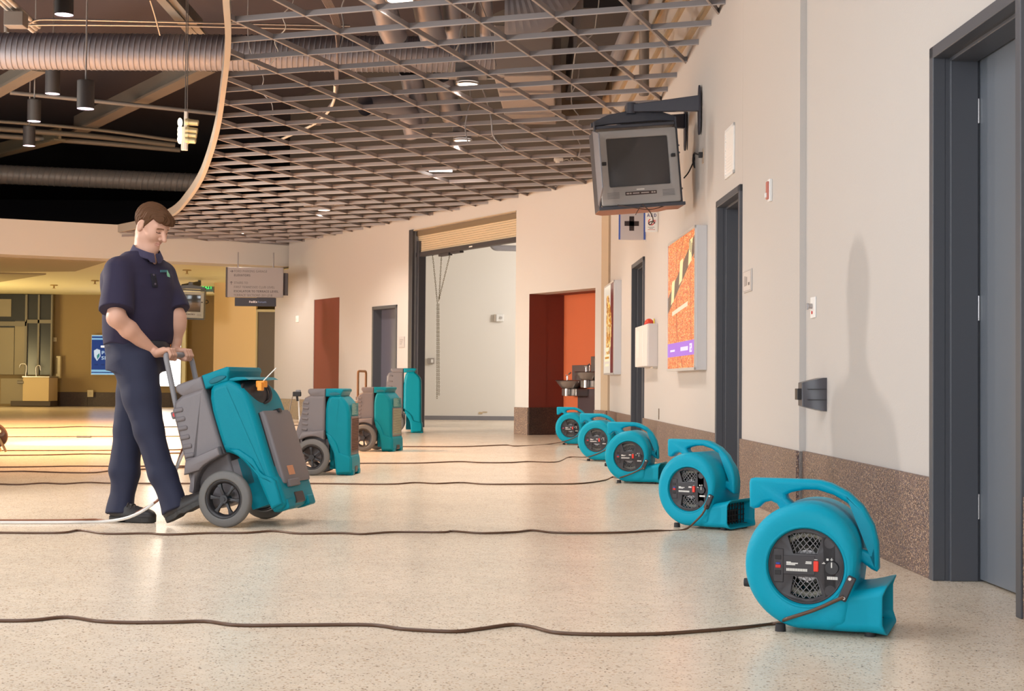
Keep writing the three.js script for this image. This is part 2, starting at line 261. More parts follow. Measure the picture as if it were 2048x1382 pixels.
// dark shopfront window at the far left
{ const w = structGroup('window_1'); const X = (px) => (px - 1024) / F * 41.9, Y = (py, px) => at(px, py, 41.9).y, z = -41.9;
  struct('pane', box(X(-30), X(101), 0.9, 3.2, z - 0.1, z - 0.06), mat(0.03, 0.035, 0.05, 0.25), w);
  struct('mullion', [box(X(51) - 0.03, X(51) + 0.03, 0.9, 3.2, z - 0.08, z), box(X(76) - 0.025, X(76) + 0.025, 0.9, 3.2, z - 0.08, z), box(X(101), X(104), 0, 3.2, z - 0.1, z + 0.02), box(X(-30), X(52), Y(645, 25) - 0.1, Y(645, 25) + 0.03, z - 0.08, z), box(X(51), X(101), Y(645, 75) - 0.02, Y(645, 75) + 0.08, z - 0.08, z)], mat(0.20, 0.18, 0.15, 0.5), w);
  struct('blind_panel', [box(X(-30), X(20), Y(633, 10), Y(598, 10), z - 0.06, z - 0.03), box(X(-30), X(27), 0.9, Y(655, 10), z - 0.06, z - 0.03), box(X(28), X(52), 0.9, Y(642, 40), z - 0.06, z - 0.04)], mat(0.30, 0.26, 0.19, 0.6), w); }
// ---------- open grid ceiling ----------
const gridG = thing('ceiling_grid', 'brown open-cell ceiling grid of crossing blades with a curved pale edge band', 'ceiling grid');
const gA = V(0.944, 0, 0.329), gB = V(0.329, 0, -0.944); // blade directions
const gO = onY(961, 47, CEIL), GS = 0.61;
const edgeC = [[452, -36], [452, 0], [456, 60], [455, 110], [447, 180], [435, 260], [415, 330], [400, 365], [375, 402], [345, 431], [290, 453], [238, 464]].map(([x, y]) => onY(x, y, CEIL));
const edgePts = new THREE.CatmullRomCurve3(edgeC, false, 'centripetal').getPoints(60);
const gridPoly = [...edgePts, K1.clone().lerp(K0, 0.6), K1.clone(), V(B0.x, 0, B0.z), V(B1.x, 0, B1.z), cEnd.clone(), rPos(edgeC[0].z * -1 - 0.2, 0), rPos(5, 0), V(edgeC[0].x, 0, -5)];
gridPoly.pop(); gridPoly.pop(); gridPoly.push(rPos(-edgeC[0].z, 0));
function clipLine(o, d) { // stretches of the line inside the grid's outline
  const ts = []; for (let i = 0; i < gridPoly.length; i++) { const a = gridPoly[i], b = gridPoly[(i + 1) % gridPoly.length]; const ex = b.x - a.x, ez = b.z - a.z, den = d.x * ez - d.z * ex; if (Math.abs(den) < 1e-9) continue; const t = ((a.x - o.x) * ez - (a.z - o.z) * ex) / den, s = ((a.x - o.x) * d.z - (a.z - o.z) * d.x) / den; if (s >= 0 && s < 1) ts.push(t); }
  ts.sort((a, b) => a - b); const out = []; for (let i = 0; i + 1 < ts.length; i += 2) if (ts[i + 1] - ts[i] > 0.1) out.push([ts[i], ts[i + 1]]); return out;
}
const BLH = 0.048;
function blade(o, d, name, lift) { for (const [t0, t1] of clipLine(o, d)) { const a = o.clone().addScaledVector(d, t0), b = o.clone().addScaledVector(d, t1); a.y = b.y = CEIL + BLH / 2 + lift; const a2 = a.clone().setY(CEIL + 0.004 + lift), b2 = b.clone().setY(CEIL + 0.004 + lift); const w = part(gridG, name, beam(a, b, 0.006, BLH), M.grid); part(w, 'flange', beam(a2, b2, 0.016, 0.006), M.gridEdgeLit); } }  // flange lighter than the web, floor bounce painted into its colour
for (let i = -45; i <= 45; i++) { blade(gO.clone().addScaledVector(gB, i * GS), gA, 'cross_blade', 0); blade(gO.clone().addScaledVector(gA, i * GS), gB, 'long_blade', 0.0005); }
{ const rings = edgePts.map((p, i) => { const q = edgePts[Math.min(i + 1, edgePts.length - 1)], r = edgePts[Math.max(i - 1, 0)]; const d = q.clone().sub(r).setY(0).normalize(), n = V(-d.z, 0, d.x); return [[0.025, 0.14], [-0.025, 0.14], [-0.025, -0.005], [0.025, -0.005]].map(([w, h]) => p.clone().addScaledVector(n, w).setY(CEIL + h)); });
  part(gridG, 'edge_band', smooth(loft(rings, true, true), 0.5), M.ribbon);
  const e = edgePts[edgePts.length - 1]; part(gridG, 'end_trim', beam(V(e.x, CEIL + 0.06, e.z), V(K1.x, CEIL + 0.06, K1.z), 0.03, 0.13), M.grid); }

// ---------- ducts, beams, pipes above ----------
function spiralDuct(name, label, a, b, r, pitch, m) {
  const L = a.distanceTo(b), d = b.clone().sub(a).normalize(), up = V(0, 1, 0), x = up.clone().cross(d).normalize(), y = d.clone().cross(x); const rings = []; const n = Math.round(L / pitch);
  for (let i = 0; i < n; i++) for (const [t, k] of [[0, 1], [0.72, 1], [0.8, 1.035], [0.92, 1.035]]) rings.push(Array.from({ length: 28 }, (_, j) => { const q = j / 28 * Math.PI * 2; const s = (i + t) * pitch + Math.sin(q) * pitch * 0.35; return a.clone().addScaledVector(d, s).addScaledVector(x, Math.cos(q) * r * k).addScaledVector(y, Math.sin(q) * r * k); }));
  const o = solo(name, smooth(loft(rings), 0.5), m, label, 'duct'); return o;
}
const dA = at(-900, 95, 18.9), dB = at(1015, 110, 19.9);
spiralDuct('spiral_duct', 'long grey spiral duct crossing the dark ceiling void from the left edge', dA, dB, 0.24, 0.072, M.duct);
spiralDuct('spiral_duct', 'smaller dull spiral duct far back in the void above the white beam', at(-380, 332, 30.2), at(400, 366, 31.6), 0.2, 0.12, M.ductDark);
function pipe(label, pts, r, m, name = 'ceiling_pipe') { return solo(name, tube(pts, r, pts.length * 10, 8), m, label, 'pipe'); }
solo('roof_beam', [beam(at(415, 140, 22.5), at(150, 268, 28.5), 0.26, 0.04), beam(at(415, 120, 22.5), at(150, 248, 28.5), 0.05, 0.3)], mat(0.11, 0.095, 0.08, 0.7), 'long brown steel roof beam slanting behind the cylinder lamps', 'beam');
solo('roof_beam', [beam(at(318, -20, 18.5), at(402, 78, 20.8), 0.26, 0.04), beam(at(318, -34, 18.5), at(402, 60, 20.8), 0.05, 0.3)], mat(0.2, 0.185, 0.17, 0.7), 'short grey steel roof beam at the top, left of the curved grid edge', 'beam');
solo('roof_beam', [beam(at(-30, 200, 23), at(78, 140, 21), 0.22, 0.04), beam(at(-30, 186, 23), at(78, 126, 21), 0.05, 0.25)], mat(0.11, 0.095, 0.08, 0.7), 'brown steel roof beam at the left edge just under the spiral duct', 'beam');
solo('roof_beam', [beam(at(-20, 315, 31), at(120, 280, 27.5), 0.22, 0.04), beam(at(-20, 303, 31), at(120, 268, 27.5), 0.05, 0.25)], mat(0.10, 0.085, 0.055, 0.7), 'far dim roof beam low at the left, below the smallest cylinder lamps', 'beam');
pipe('upper of two thin conduits above the spiral duct', [at(50, 52, 18.6), at(72, 40, 18.6), at(85, 39, 18.6), at(300, 43, 18.8), at(460, 47, 19), at(700, 52, 19.3)], 0.014, M.steel, 'conduit');
pipe('lower of two thin conduits above the spiral duct', [at(40, 52, 18.5), at(66, 50, 18.5), at(300, 51, 18.7), at(460, 54, 19), at(700, 60, 19.3)], 0.014, M.steel, 'conduit');
pipe('grey pipe running behind the hanging cylinder lamps', [at(20, 185, 24), at(230, 206, 24.6), at(440, 228, 25.4)], 0.035, mat(0.14, 0.135, 0.135, 0.6));
pipe('thin pipe just above the lower left cylinder lamps', [at(-600, 205, 24.4), at(160, 256, 26.4), at(360, 282, 27)], 0.03, mat(0.09, 0.08, 0.065, 0.6));
pipe('pair pipe, upper, far back in the left void', [at(-600, 219, 25.4), at(160, 270, 27.4), at(350, 290, 28)], 0.05, mat(0.08, 0.07, 0.055, 0.6));
pipe('pair pipe, lower, far back in the left void', [at(-600, 234, 26.4), at(160, 283, 28.4), at(360, 300, 29)], 0.05, mat(0.10, 0.09, 0.075, 0.6));
pipe('thin wire pipe below the smaller spiral duct', [at(-20, 358, 33), at(120, 367, 33.2), at(200, 372, 33.4)], 0.018, mat(0.26, 0.24, 0.2, 0.6));
for (let i = 0; i < 3; i++) pipe(['outermost', 'middle', 'innermost'][i] + ' of three pale conduits slanting in the top left corner', [at(-20 + i * 14, -14 + i * 2, 17.4), at(66 + i * 6, 62 - i * 4, 19)], 0.03, mat(0.34, 0.32, 0.30, 0.5), 'conduit');
pipe('vertical dark hanger rod at the top left corner', [at(13, -40, 19), at(13, 65, 19)], 0.035, M.ductDark, 'hanger');
pipe('slim bright rod slanting above the conduits', [at(300, 0, 18), at(308, 25, 18.2), at(320, 70, 18.6)], 0.012, M.steel, 'hanger');
solo('roof_panel', box(-5.5, -3.6, 6.15, 6.25, -19.2, -15.5), mat(0.08, 0.075, 0.085, 0.8), 'dull grey deck panel in the dark roof above the conduits', 'roof panel');
solo('junction_box', rbox(-0.12, 0.12, -0.09, 0.09, -0.1, 0.1, 0.01).applyMatrix4(new THREE.Matrix4().makeTranslation(...at(32, 40, 18).toArray())), M.ductDark, 'small dark junction box among the conduits at top left', 'box');
// ducts above the grid
function vduct(label, pts, r, m, name = 'round_duct') { return solo(name, tube(pts, r, 40, 24), m, label, 'duct'); }
vduct('leftmost of three stubby vertical ducts seen through the grid near the top', [at(760, -20, 15.5), at(782, 60, 16), at(792, 78, 16.1)], 0.14, M.duct);
vduct('middle one of three stubby vertical ducts seen through the grid', [at(845, -20, 15.8), at(862, 60, 16.2), at(868, 80, 16.3)], 0.15, M.duct);
vduct('rightmost of three stubby vertical ducts seen through the grid', [at(900, -20, 16), at(908, 60, 16.4), at(910, 80, 16.5)], 0.1, M.duct);
vduct('slim vertical duct right of the three stubby ones', [at(970, -20, 16.2), at(974, 76, 16.6)], 0.08, M.duct);
vduct('round duct dropping below the spiral duct behind the grid, left', [at(820, 140, 20.6), at(832, 200, 21), at(836, 240, 21.2)], 0.16, M.duct);
vduct('round duct dropping below the spiral duct behind the grid, right', [at(885, 150, 20.6), at(896, 200, 21), at(905, 236, 21.2)], 0.15, M.duct);
vduct('pale curled duct behind the grid left of the downlights', [at(730, 210, 20), at(775, 205, 20.4), at(815, 225, 20.8), at(830, 270, 21)], 0.15, M.duct, 'flexible_duct');
solo('duct_elbow', (() => { const c = at(1090, 30, 14.5); const rings = []; for (let i = 0; i <= 36; i++) { const q = i / 36, a = q * Math.PI / 2, k = 1 + (i % 2 ? 0.02 : 0); rings.push(Array.from({ length: 28 }, (_, j) => { const t = j / 28 * Math.PI * 2, rr = 0.34 * k, R = 0.55; const px = -0.55 + (R + rr * Math.cos(t)) * Math.cos(a) * 1, py = 0.75 - (R + rr * Math.cos(t)) * Math.sin(a); return V(c.x + px + 0.15, c.y + py - 0.1, c.z + rr * Math.sin(t)); })); } return smooth(loft(rings), 0.4); })(), M.duct, 'large pale ribbed duct elbow bending above the grid near the top', 'duct');
solo('box_duct', [rbox(-0.36, 0.36, -0.32, 0.32, 4.2, 7.5, 0.02).applyMatrix4(new THREE.Matrix4().makeRotationY(-0.045)).translate(at(1082, 230, 24).x, 4.82, -25.2), ...[3, 4].map((i) => box(-0.39, 0.39, -0.35, 0.35, 0, 0.04).applyMatrix4(new THREE.Matrix4().makeRotationY(-0.045)).translate(at(1082, 230, 24).x - 0.06 * i, 4.82, -24.6 + i * 1.5))], mat(0.30, 0.27, 0.265, 0.5), 'long grey rectangular duct above the grid running away to the back wall', 'duct');
solo('box_duct', [box(-0.25, 0.25, -0.3, 0.3, 0, 5)].map((g) => g.translate(at(1160, 120, 17).x + 0.2, 5.0, -20.2)), mat(0.03, 0.028, 0.034, 0.7), 'black rectangular duct above the grid beside the tan wall', 'duct');
pipe('blue-grey pipe along the wall above the grid at the right', [rPos(6.5, 4.55, 0.24), rPos(10, 4.5, 0.26), rPos(14, 4.4, 0.3), rPos(16, 4.34, 0.32)], 0.075, mat(0.19, 0.195, 0.23, 0.5));
pipe('dark vertical pipe beside the tan wall above the grid', [at(1286, -20, 14), at(1288, 60, 14.3), at(1288, 190, 14.6)], 0.05, M.ductDark);
for (let i = 0; i < 3; i++) solo('wall_angle', rightBox(6, 19.8, 3.75 + i * 0.36, 3.8 + i * 0.36, 0, 0.07), mat(0.42, 0.33, 0.22, 0.6), ['lowest', 'middle', 'topmost'][i] + ' tan steel angle along the right wall above the grid', 'angle');
// loose wires over the grid
{ const R = rng(77); const wires = [[588, 60, 19], [692, 20, 16], [938, 40, 14.6], [955, 60, 14.8], [934, 200, 15.5], [950, 215, 15.6], [1195, 100, 15], [1152, 240, 18], [500, 160, 19]]; const WL = ['loose wire left of the thick cable bundle', 'loose wire right of the thick cable bundle', 'loose wire over the second downlight, left of two', 'loose wire over the second downlight, right of two', 'loose wire between the upper downlights, left of two', 'loose wire between the upper downlights, right of two', 'single loose wire before the black rectangular duct', 'single loose wire above the white sensor box', 'loose wire nearest the curved grid edge'];
  wires.forEach(([x, y, D], i) => { const p = at(x, y, D); const pts = []; for (let k = 0; k <= 6; k++) pts.push(V(p.x + (R() - 0.5) * 0.12 + (i % 3 - 1) * k * 0.05, p.y + 0.5 - k * 0.16, p.z + (R() - 0.5) * 0.1)); pts.unshift(V(pts[0].x, TOP, pts[0].z)); solo('loose_wire', tube(pts, 0.006 + R() * 0.004, 60, 5), i % 3 ? mat(0.30, 0.29, 0.30, 0.5) : mat(0.5, 0.48, 0.46, 0.5), WL[i], 'wire'); });
  const bund = []; for (let k = 0; k < 7; k++) { const o = 0.02 * k; bund.push(tube([at(640 + k * 3, -10, 17), at(668 + k * 2, 50, 18 + o), at(676 - k, 140, 19 + o), at(672, 190, 20 + o), at(640 - k * 3, 250, 22)], 0.012, 40, 5)); }
  solo('cable_bundle', bund, mat(0.13, 0.11, 0.12, 0.5), 'thick bundle of grey cables hanging above the grid', 'cables');
  solo('conduit', tube([at(670, 170, 19.5), at(668, 200, 20), at(640, 240, 21.5), at(560, 280, 24)], 0.02, 40, 6), mat(0.6, 0.56, 0.5, 0.5), 'bright bent conduit slanting above the middle of the grid', 'conduit'); }
// ---------- lamps ----------
const lensGlow = glow(1, 0.86, 0.74, 5);
const DOWN = [[800, 0], [935, 168], [925, 281], [648, 420], [478, 466]];
function gridLamp(x, y, label) {
  const p = onY(x, y, 3.7); const t = thing('downlight', label, 'downlight', p, 0, 'downlights above the ceiling grid');
  part(t, 'housing', [new THREE.CylinderGeometry(0.09, 0.115, 0.12, 28).translate(0, 0.075, 0), rbox(-0.19, 0.19, 0.06, 0.09, -0.1, 0.1, 0.01), rbox(-0.12, 0.1, 0.09, 0.2, -0.07, 0.07, 0.01)], M.steelGrey);
  part(t, 'mounting_bar', [rod(V(-0.36, 0.075, -0.09), V(0.36, 0.075, -0.09), 0.009), rod(V(-0.36, 0.075, 0.09), V(0.36, 0.075, 0.09), 0.009)], M.steel);
  part(t, 'trim_ring', new THREE.TorusGeometry(0.105, 0.01, 8, 36).rotateX(Math.PI / 2), M.steel);
  part(t, 'lens', new THREE.CylinderGeometry(0.098, 0.098, 0.01, 32), lensGlow);
  spot(0xfff0e2, LIGHT.down, V(p.x, p.y - 0.03, p.z), V(p.x, 0, p.z), 1.15, 0.6, 5); return t;
}
DOWN.forEach(([x, y], i) => gridLamp(x, y, ['glowing downlight cut by the top edge of the picture', 'glowing downlight nearest below the top edge, over the middle of the grid', 'glowing downlight just under the brightest upper one, beside the spiral duct end', 'small glowing downlight in the far middle of the grid', 'farthest tiny downlight near the white beam'][i]));
for (const [D, x] of [[4, -1.2], [8, -1.2]]) { const p = V(x, 3.72, -D); const t = thing('downlight', D === 4 ? 'downlight out of view overhead near the camera' : 'downlight out of view overhead in front of the television', 'downlight', p); part(t, 'housing', new THREE.CylinderGeometry(0.1, 0.12, 0.12, 24).translate(0, 0.07, 0), M.steelGrey); part(t, 'lens', new THREE.CylinderGeometry(0.098, 0.098, 0.01, 32), lensGlow); spot(0xfff2e6, LIGHT.down, V(x, 3.69, -D), V(x, 0, -D), 1.2, 0.6, 4); }
{ const p = onY(884, 343, 3.68); const t = thing('work_light', 'bright little twin-tube lamp above the grid, right of centre', 'lamp', p); part(t, 'reflector', rbox(-0.28, 0.2, 0.03, 0.07, -0.1, 0.1, 0.01), M.steel); part(t, 'tube', [-0.05, 0.0, 0.05].map((z) => rod(V(-0.18, 0.015, z), V(0.14, 0.015, z), 0.014)), glow(1, 0.93, 0.9, 3)); const l = new THREE.PointLight(0xfff0e4, 0.6, 0, 2); l.position.set(p.x, p.y - 0.04, p.z); l.castShadow = true; scene.add(l); }
const CYL = [[128, 30, 15.85], [105, 188, 20.2], [171, 218, 17.2], [68, 243, 22.3], [58, 292, 24.6]];
CYL.forEach(([x, y, D], i) => {
  const p = at(x, y, D); const t = thing('cylinder_lamp', ['topmost', 'second highest', 'fully visible middle', 'small lower', 'lowest and smallest'][i] + ' black cylinder lamp hanging in the dark void, lens glowing', 'pendant lamp', p, 0, 'black cylinder lamps');
  part(t, 'body', [new THREE.CylinderGeometry(0.1, 0.1, 0.33, 28, 1, true).translate(0, 0.165, 0), new THREE.CylinderGeometry(0.1, 0.1, 0.012, 28).translate(0, 0.326, 0)], mat(0.035, 0.034, 0.038, 0.5)); part(t, 'stem', rod(V(0, 0.33, 0), V(0, TOP - p.y, 0), 0.01), M.steelGrey);
  part(t, 'lens', new THREE.CylinderGeometry(0.096, 0.096, 0.012, 28).translate(0, 0.012, 0), glow(1, 0.72, 0.82, 7)); spot(0xffbc80, LIGHT.drop, V(p.x, p.y - 0.03, p.z), V(p.x, 0, p.z), 1.0, 0.6, 5);
});
// cluster of spot cans on a hanging post
{ const p = at(372, 262, 18); const t = thing('spotlight_cluster', 'white hanging post with four can spotlights facing left, beside the curved grid edge', 'spotlight'); t.position.copy(p);
  part(t, 'post', [rbox(-0.02, 0.02, -0.24, 0.24, -0.03, 0.03, 0.005), rbox(-0.055, -0.02, -0.24, 0.05, -0.02, 0.02, 0.005)], M.offWhite); part(t, 'hanger', [rod(V(-0.012, 0.24, 0), V(-0.02, TOP - p.y, 0), 0.006), rod(V(0.012, 0.24, 0), V(0.0, TOP - p.y, 0), 0.006)], M.steel);
  [[0.1, 0.13], [0.0, 0.12], [-0.055, 0.11], [-0.12, 0.1]].forEach(([y, x], i) => { const c = part(t, 'can', [rod(V(0.03, y + 0.01, 0), V(x + 0.02, y, 0), 0.042, 18, 0.036), rod(V(0.0, y + 0.01, 0), V(0.035, y + 0.01, 0), 0.05, 18)], mat(0.75, 0.68, 0.42, 0.3, { metalness: 0.4 })); part(c, 'lamp_face', new THREE.SphereGeometry(0.055, 18, 12).scale(0.5, 1, 1).translate(-0.075, y * 0.95 + 0.01, 0), glow(1, 0.9, 0.62, 6)); });
  spot(0xffe0a0, 20, V(p.x - 0.14, p.y, p.z), V(p.x - 4, 0.5, p.z - 6), 0.9, 0.7, 5); }
// smoke detector with looped leads over the grid
{ const p = onY(1117, 322, 3.66); const t = thing('sensor_box', 'small white sensor box with looped leads above the grid left of the television', 'sensor', p); part(t, 'body', [rbox(-0.06, 0.06, 0, 0.035, -0.05, 0.05, 0.008), new THREE.CylinderGeometry(0.05, 0.05, 0.03, 20).translate(0, -0.015, 0)], M.whitePlastic); part(t, 'lead', [tube([V(0.06, 0.01, 0), V(0.12, 0.02, 0), V(0.16, -0.03, 0), V(0.2, 0.0, 0), V(0.17, 0.04, 0), V(0.15, 0.0, 0), V(0.19, -0.03, 0), V(0.22, 0.01, 0)], 0.004, 60, 6)], M.offWhite); }
// ---------- things on the right wall ----------
// backlit posters
const posterTex = canvasTex(1024, 720, (x, w, h) => {
  const R = rng(31); const g = x.createLinearGradient(0, 0, w, h); x.fillStyle = '#f2803c'; x.fillRect(0, 0, w, h);
  for (let i = 0; i < 9000; i++) { const px = R() * w, py = R() * h; x.strokeStyle = ['#ffb15a', '#ff7a2e', '#ffd08a', '#e2571c', '#ff9a70', '#c8440f'][Math.floor(R() * 6)]; x.lineWidth = 2 + R() * 3; x.beginPath(); x.moveTo(px, py); x.quadraticCurveTo(px + 12, py + (R() - 0.5) * 12, px + 22, py + (R() - 0.5) * 14); x.stroke(); }
  x.strokeStyle = '#c9521a'; x.lineWidth = 14; for (const [a, b, c] of [[640, 90, 610], [350, 300, 420], [900, 820, 960]]) { x.beginPath(); x.moveTo(a, 0); x.quadraticCurveTo(b, h / 2, c, h); x.stroke(); }
  x.fillStyle = 'rgba(60,52,48,0.75)'; x.beginPath(); x.moveTo(w, 30); x.lineTo(w, 120); x.lineTo(0, 400); x.lineTo(0, 310); x.closePath(); x.fill();
  x.fillStyle = '#ffe9a8'; for (const [cx, cy] of [[860, 110], [520, 190], [200, 285]]) { x.beginPath(); x.moveTo(cx - 70, cy + 70); x.lineTo(cx - 30, cy - 60); x.lineTo(cx + 90, cy - 70); x.lineTo(cx + 50, cy + 50); x.closePath(); x.fill(); }
  x.fillStyle = '#4b3b3b'; for (let i = 0; i < 5; i++) x.fillRect(830 + i * 40, 40 + i * 14, 18, 60);
  x.fillStyle = '#ffe0c0'; x.save(); x.translate(180, 395); x.rotate(-0.05); x.fillRect(0, 0, 600, 24); x.restore();
  x.fillStyle = '#b06ae0'; x.fillRect(0, 575, w, 78); x.fillStyle = '#f4e6ff'; x.fillRect(110, 612, 190, 12); x.fillRect(520, 604, 280, 22); x.fillRect(850, 592, 90, 46); x.fillStyle = '#b06ae0'; x.fillRect(868, 600, 20, 12); x.fillRect(900, 618, 22, 12);
});
const posterTex2 = canvasTex(640, 560, (x, w, h) => {
  x.fillStyle = '#e9dcc6'; x.fillRect(0, 0, w, h); x.fillStyle = '#5c1522'; x.fillRect(430, 0, 210, h); const R = rng(9);
  for (let i = 0; i < 900; i++) { x.fillStyle = ['#ffcf5a', '#e9a020', '#fff0b0', '#b86a10', '#8a3a10'][Math.floor(R() * 5)]; const t = R(); x.fillRect(150 + R() * 330 * (0.4 + 0.6 * Math.abs(Math.sin(t * 3))), 60 + t * 380, 8 + R() * 26, 10 + R() * 40); }
  x.fillStyle = '#fff3c8'; x.fillRect(90, 395, 250, 26); x.fillRect(50, 440, 330, 44); x.fillRect(90, 500, 250, 16); x.fillStyle = '#c98a20'; x.fillRect(70, 455, 280, 12);
});
function litTex(t, k) { return new THREE.MeshStandardMaterial({ color: 0x000000, emissive: 0xffffff, emissiveMap: t, emissiveIntensity: k, roughness: 0.25 }); }
function lightbox(label, x0, x1, xw, yt, yb, tex, k, ledge) { // near side at xw on the wall
  const near = onR(xw, 600, 0)[0], top = at(xw, yt, near).y, bot = at(xw, yb, near).y; const D = 0.1; const far = onR(x0, 600, D)[0]; const W = far - near, H = top - bot;
  const g = mountR('lightbox_sign', label, 'lightbox', far, bot, 0);
  part(g, 'case', [rbox(0, W, 0, H, 0, D - 0.012, 0.004)], mat(0.62, 0.63, 0.66, 0.3, { metalness: 0.5 }));
  part(g, 'frame', [box(0, W, 0, 0.022, D - 0.014, D), box(0, W, H - 0.022, H, D - 0.014, D), box(0, 0.022, 0, H, D - 0.014, D), box(W - 0.012, W, 0, H, D - 0.014, D)], mat(0.66, 0.64, 0.62, 0.35, { metalness: 0.4 }));
  part(g, 'poster', new THREE.PlaneGeometry(W - 0.03, H - 0.04).translate(W / 2, H / 2, D - 0.004), litTex(tex, k));
  const c = g.localToWorld(V(W / 2, H / 2, D + 0.03)); g.updateMatrixWorld(true); const c2 = V(W / 2, H / 2, D + 0.03).applyMatrix4(g.matrixWorld); areaLight(0xffb080, 0.5 * k, W, H, c2, c2.clone().add(RN));
  return g;
}
lightbox('large backlit poster in fiery orange with a violet text band, beside the nearer inner doorway', 1334.6, 1389.7, 1414, 450, 740, posterTex, 0.95);
lightbox('slim backlit poster with golden picture and dark red edge, next to the far corner', 1208, 1227.5, 1243, 560, 749, posterTex2, 0.9);
// alarm cabinet
{ const u0 = onR(1315.8, 690, 0)[0], u1 = onR(1270.5, 690, 0.11)[0]; const y0 = at(1316, 733, u0).y, y1 = at(1316, 647, u0).y; const W = u1 - u0, H = y1 - y0;
  const g = mountR('alarm_cabinet', 'white metal wall cabinet with a red beacon on top, below the emergency sign', 'cabinet', u1, y0);
  part(g, 'case', rbox(0, W, 0, H, 0, 0.095, 0.005), mat(0.62, 0.58, 0.57, 0.4)); const d = part(g, 'door', rbox(0.005, W * 0.62, 0.004, H - 0.004, 0.09, 0.112, 0.004), mat(0.74, 0.70, 0.67, 0.4)); part(d, 'window', box(W * 0.16, W * 0.36, 0.1, H - 0.05, 0.111, 0.114), M.offWhite); part(g, 'fixed_panel', rbox(W * 0.625, W - 0.004, 0.004, H - 0.004, 0.09, 0.11, 0.004), mat(0.74, 0.70, 0.67, 0.4));
  const b = part(g, 'beacon', new THREE.SphereGeometry(0.048, 20, 12, 0, Math.PI * 2, 0, Math.PI / 2).translate(W - 0.25, H + 0.012, 0.06), mat(0.62, 0.05, 0.02, 0.3)); part(b, 'beacon_base', new THREE.CylinderGeometry(0.05, 0.052, 0.014, 20).translate(W - 0.25, H + 0.006, 0.06), M.red); part(g, 'key_tag', rbox(W - 0.06, W - 0.04, H, H + 0.05, 0.03, 0.04, 0.003), mat(0.7, 0.55, 0.03, 0.5)); part(g, 'foot_bracket', rbox(W - 0.2, W - 0.02, -0.02, 0.004, 0.0, 0.05, 0.004), mat(0.6, 0.54, 0.47, 0.5)); }
// blade sign with a cross
{ const u = onR(1292, 440)[0]; const a = at(1237, 480, u), b = at(1291, 480, u); const W = b.x - a.x; const yb = a.y, H = 0.42; const g = thing('first_aid_sign', 'grey blade sign with a dark cross and blue edges, half behind the television', 'sign', V(a.x, yb, -u));
  part(g, 'panel', rbox(0, W, 0, H, -0.012, 0.012, 0.003), mat(0.60, 0.55, 0.55, 0.5)); part(g, 'blue_stripe', [box(0.0, 0.018, 0.004, H - 0.004, 0.01, 0.0135), box(W - 0.022, W - 0.002, 0.004, H - 0.004, 0.01, 0.0135)], mat(0.06, 0.13, 0.5, 0.5)); const s = 0.026; part(g, 'cross', [box(W / 2 - s, W / 2 + s, 0.1, 0.1 + s * 6, 0.011, 0.015), box(W / 2 - s * 3, W / 2 + s * 3, 0.1 + s * 2, 0.1 + s * 4, 0.011, 0.015)].map((q) => q.translate(-0.005, 0.0, 0)), mat(0.03, 0.015, 0.015, 0.5)); part(g, 'wall_arm', box(W - 0.005, W + 0.03, -0.02, H, -0.01, 0.01), M.offWhite); }
{ const u = onR(1317, 450)[0]; const a = at(1290.5, 464, u), b = at(1315.5, 464, u); const W = b.x - a.x; const H = (464 - 430) * u / F + 0.03; const t = canvasTex(256, 384, (x, w, h) => { x.fillStyle = '#f6f3f0'; x.fillRect(0, 0, w, h); x.fillStyle = '#2c2a6c'; x.font = 'bold 92px sans-serif'; x.textAlign = 'center'; x.fillText('A', 60, 90); x.fillText('E', 130, 90); x.fillText('D', 202, 90); x.strokeStyle = '#d43a3a'; x.lineWidth = 20; x.beginPath(); x.arc(122, 190, 58, -0.6, 4.3); x.stroke(); x.fillStyle = '#d43a3a'; x.fillRect(170, 150, 50, 14); x.fillRect(160, 180, 60, 14); x.fillStyle = '#555'; x.fillRect(50, 290, 140, 8); x.fillRect(80, 312, 80, 8); x.fillStyle = '#c04040'; x.fillRect(50, 336, 150, 9); });
  const g = thing('defibrillator_sign', 'small white AED sign with a red ring, below the right end of the television', 'sign', V(a.x, a.y, -u)); part(g, 'plate', rbox(0, W, 0, H, -0.006, 0.004, 0.002), M.whitePlastic); part(g, 'print', new THREE.PlaneGeometry(W - 0.004, H - 0.004).translate(W / 2, H / 2, 0.0052), new THREE.MeshStandardMaterial({ map: t, roughness: 0.5 })); }
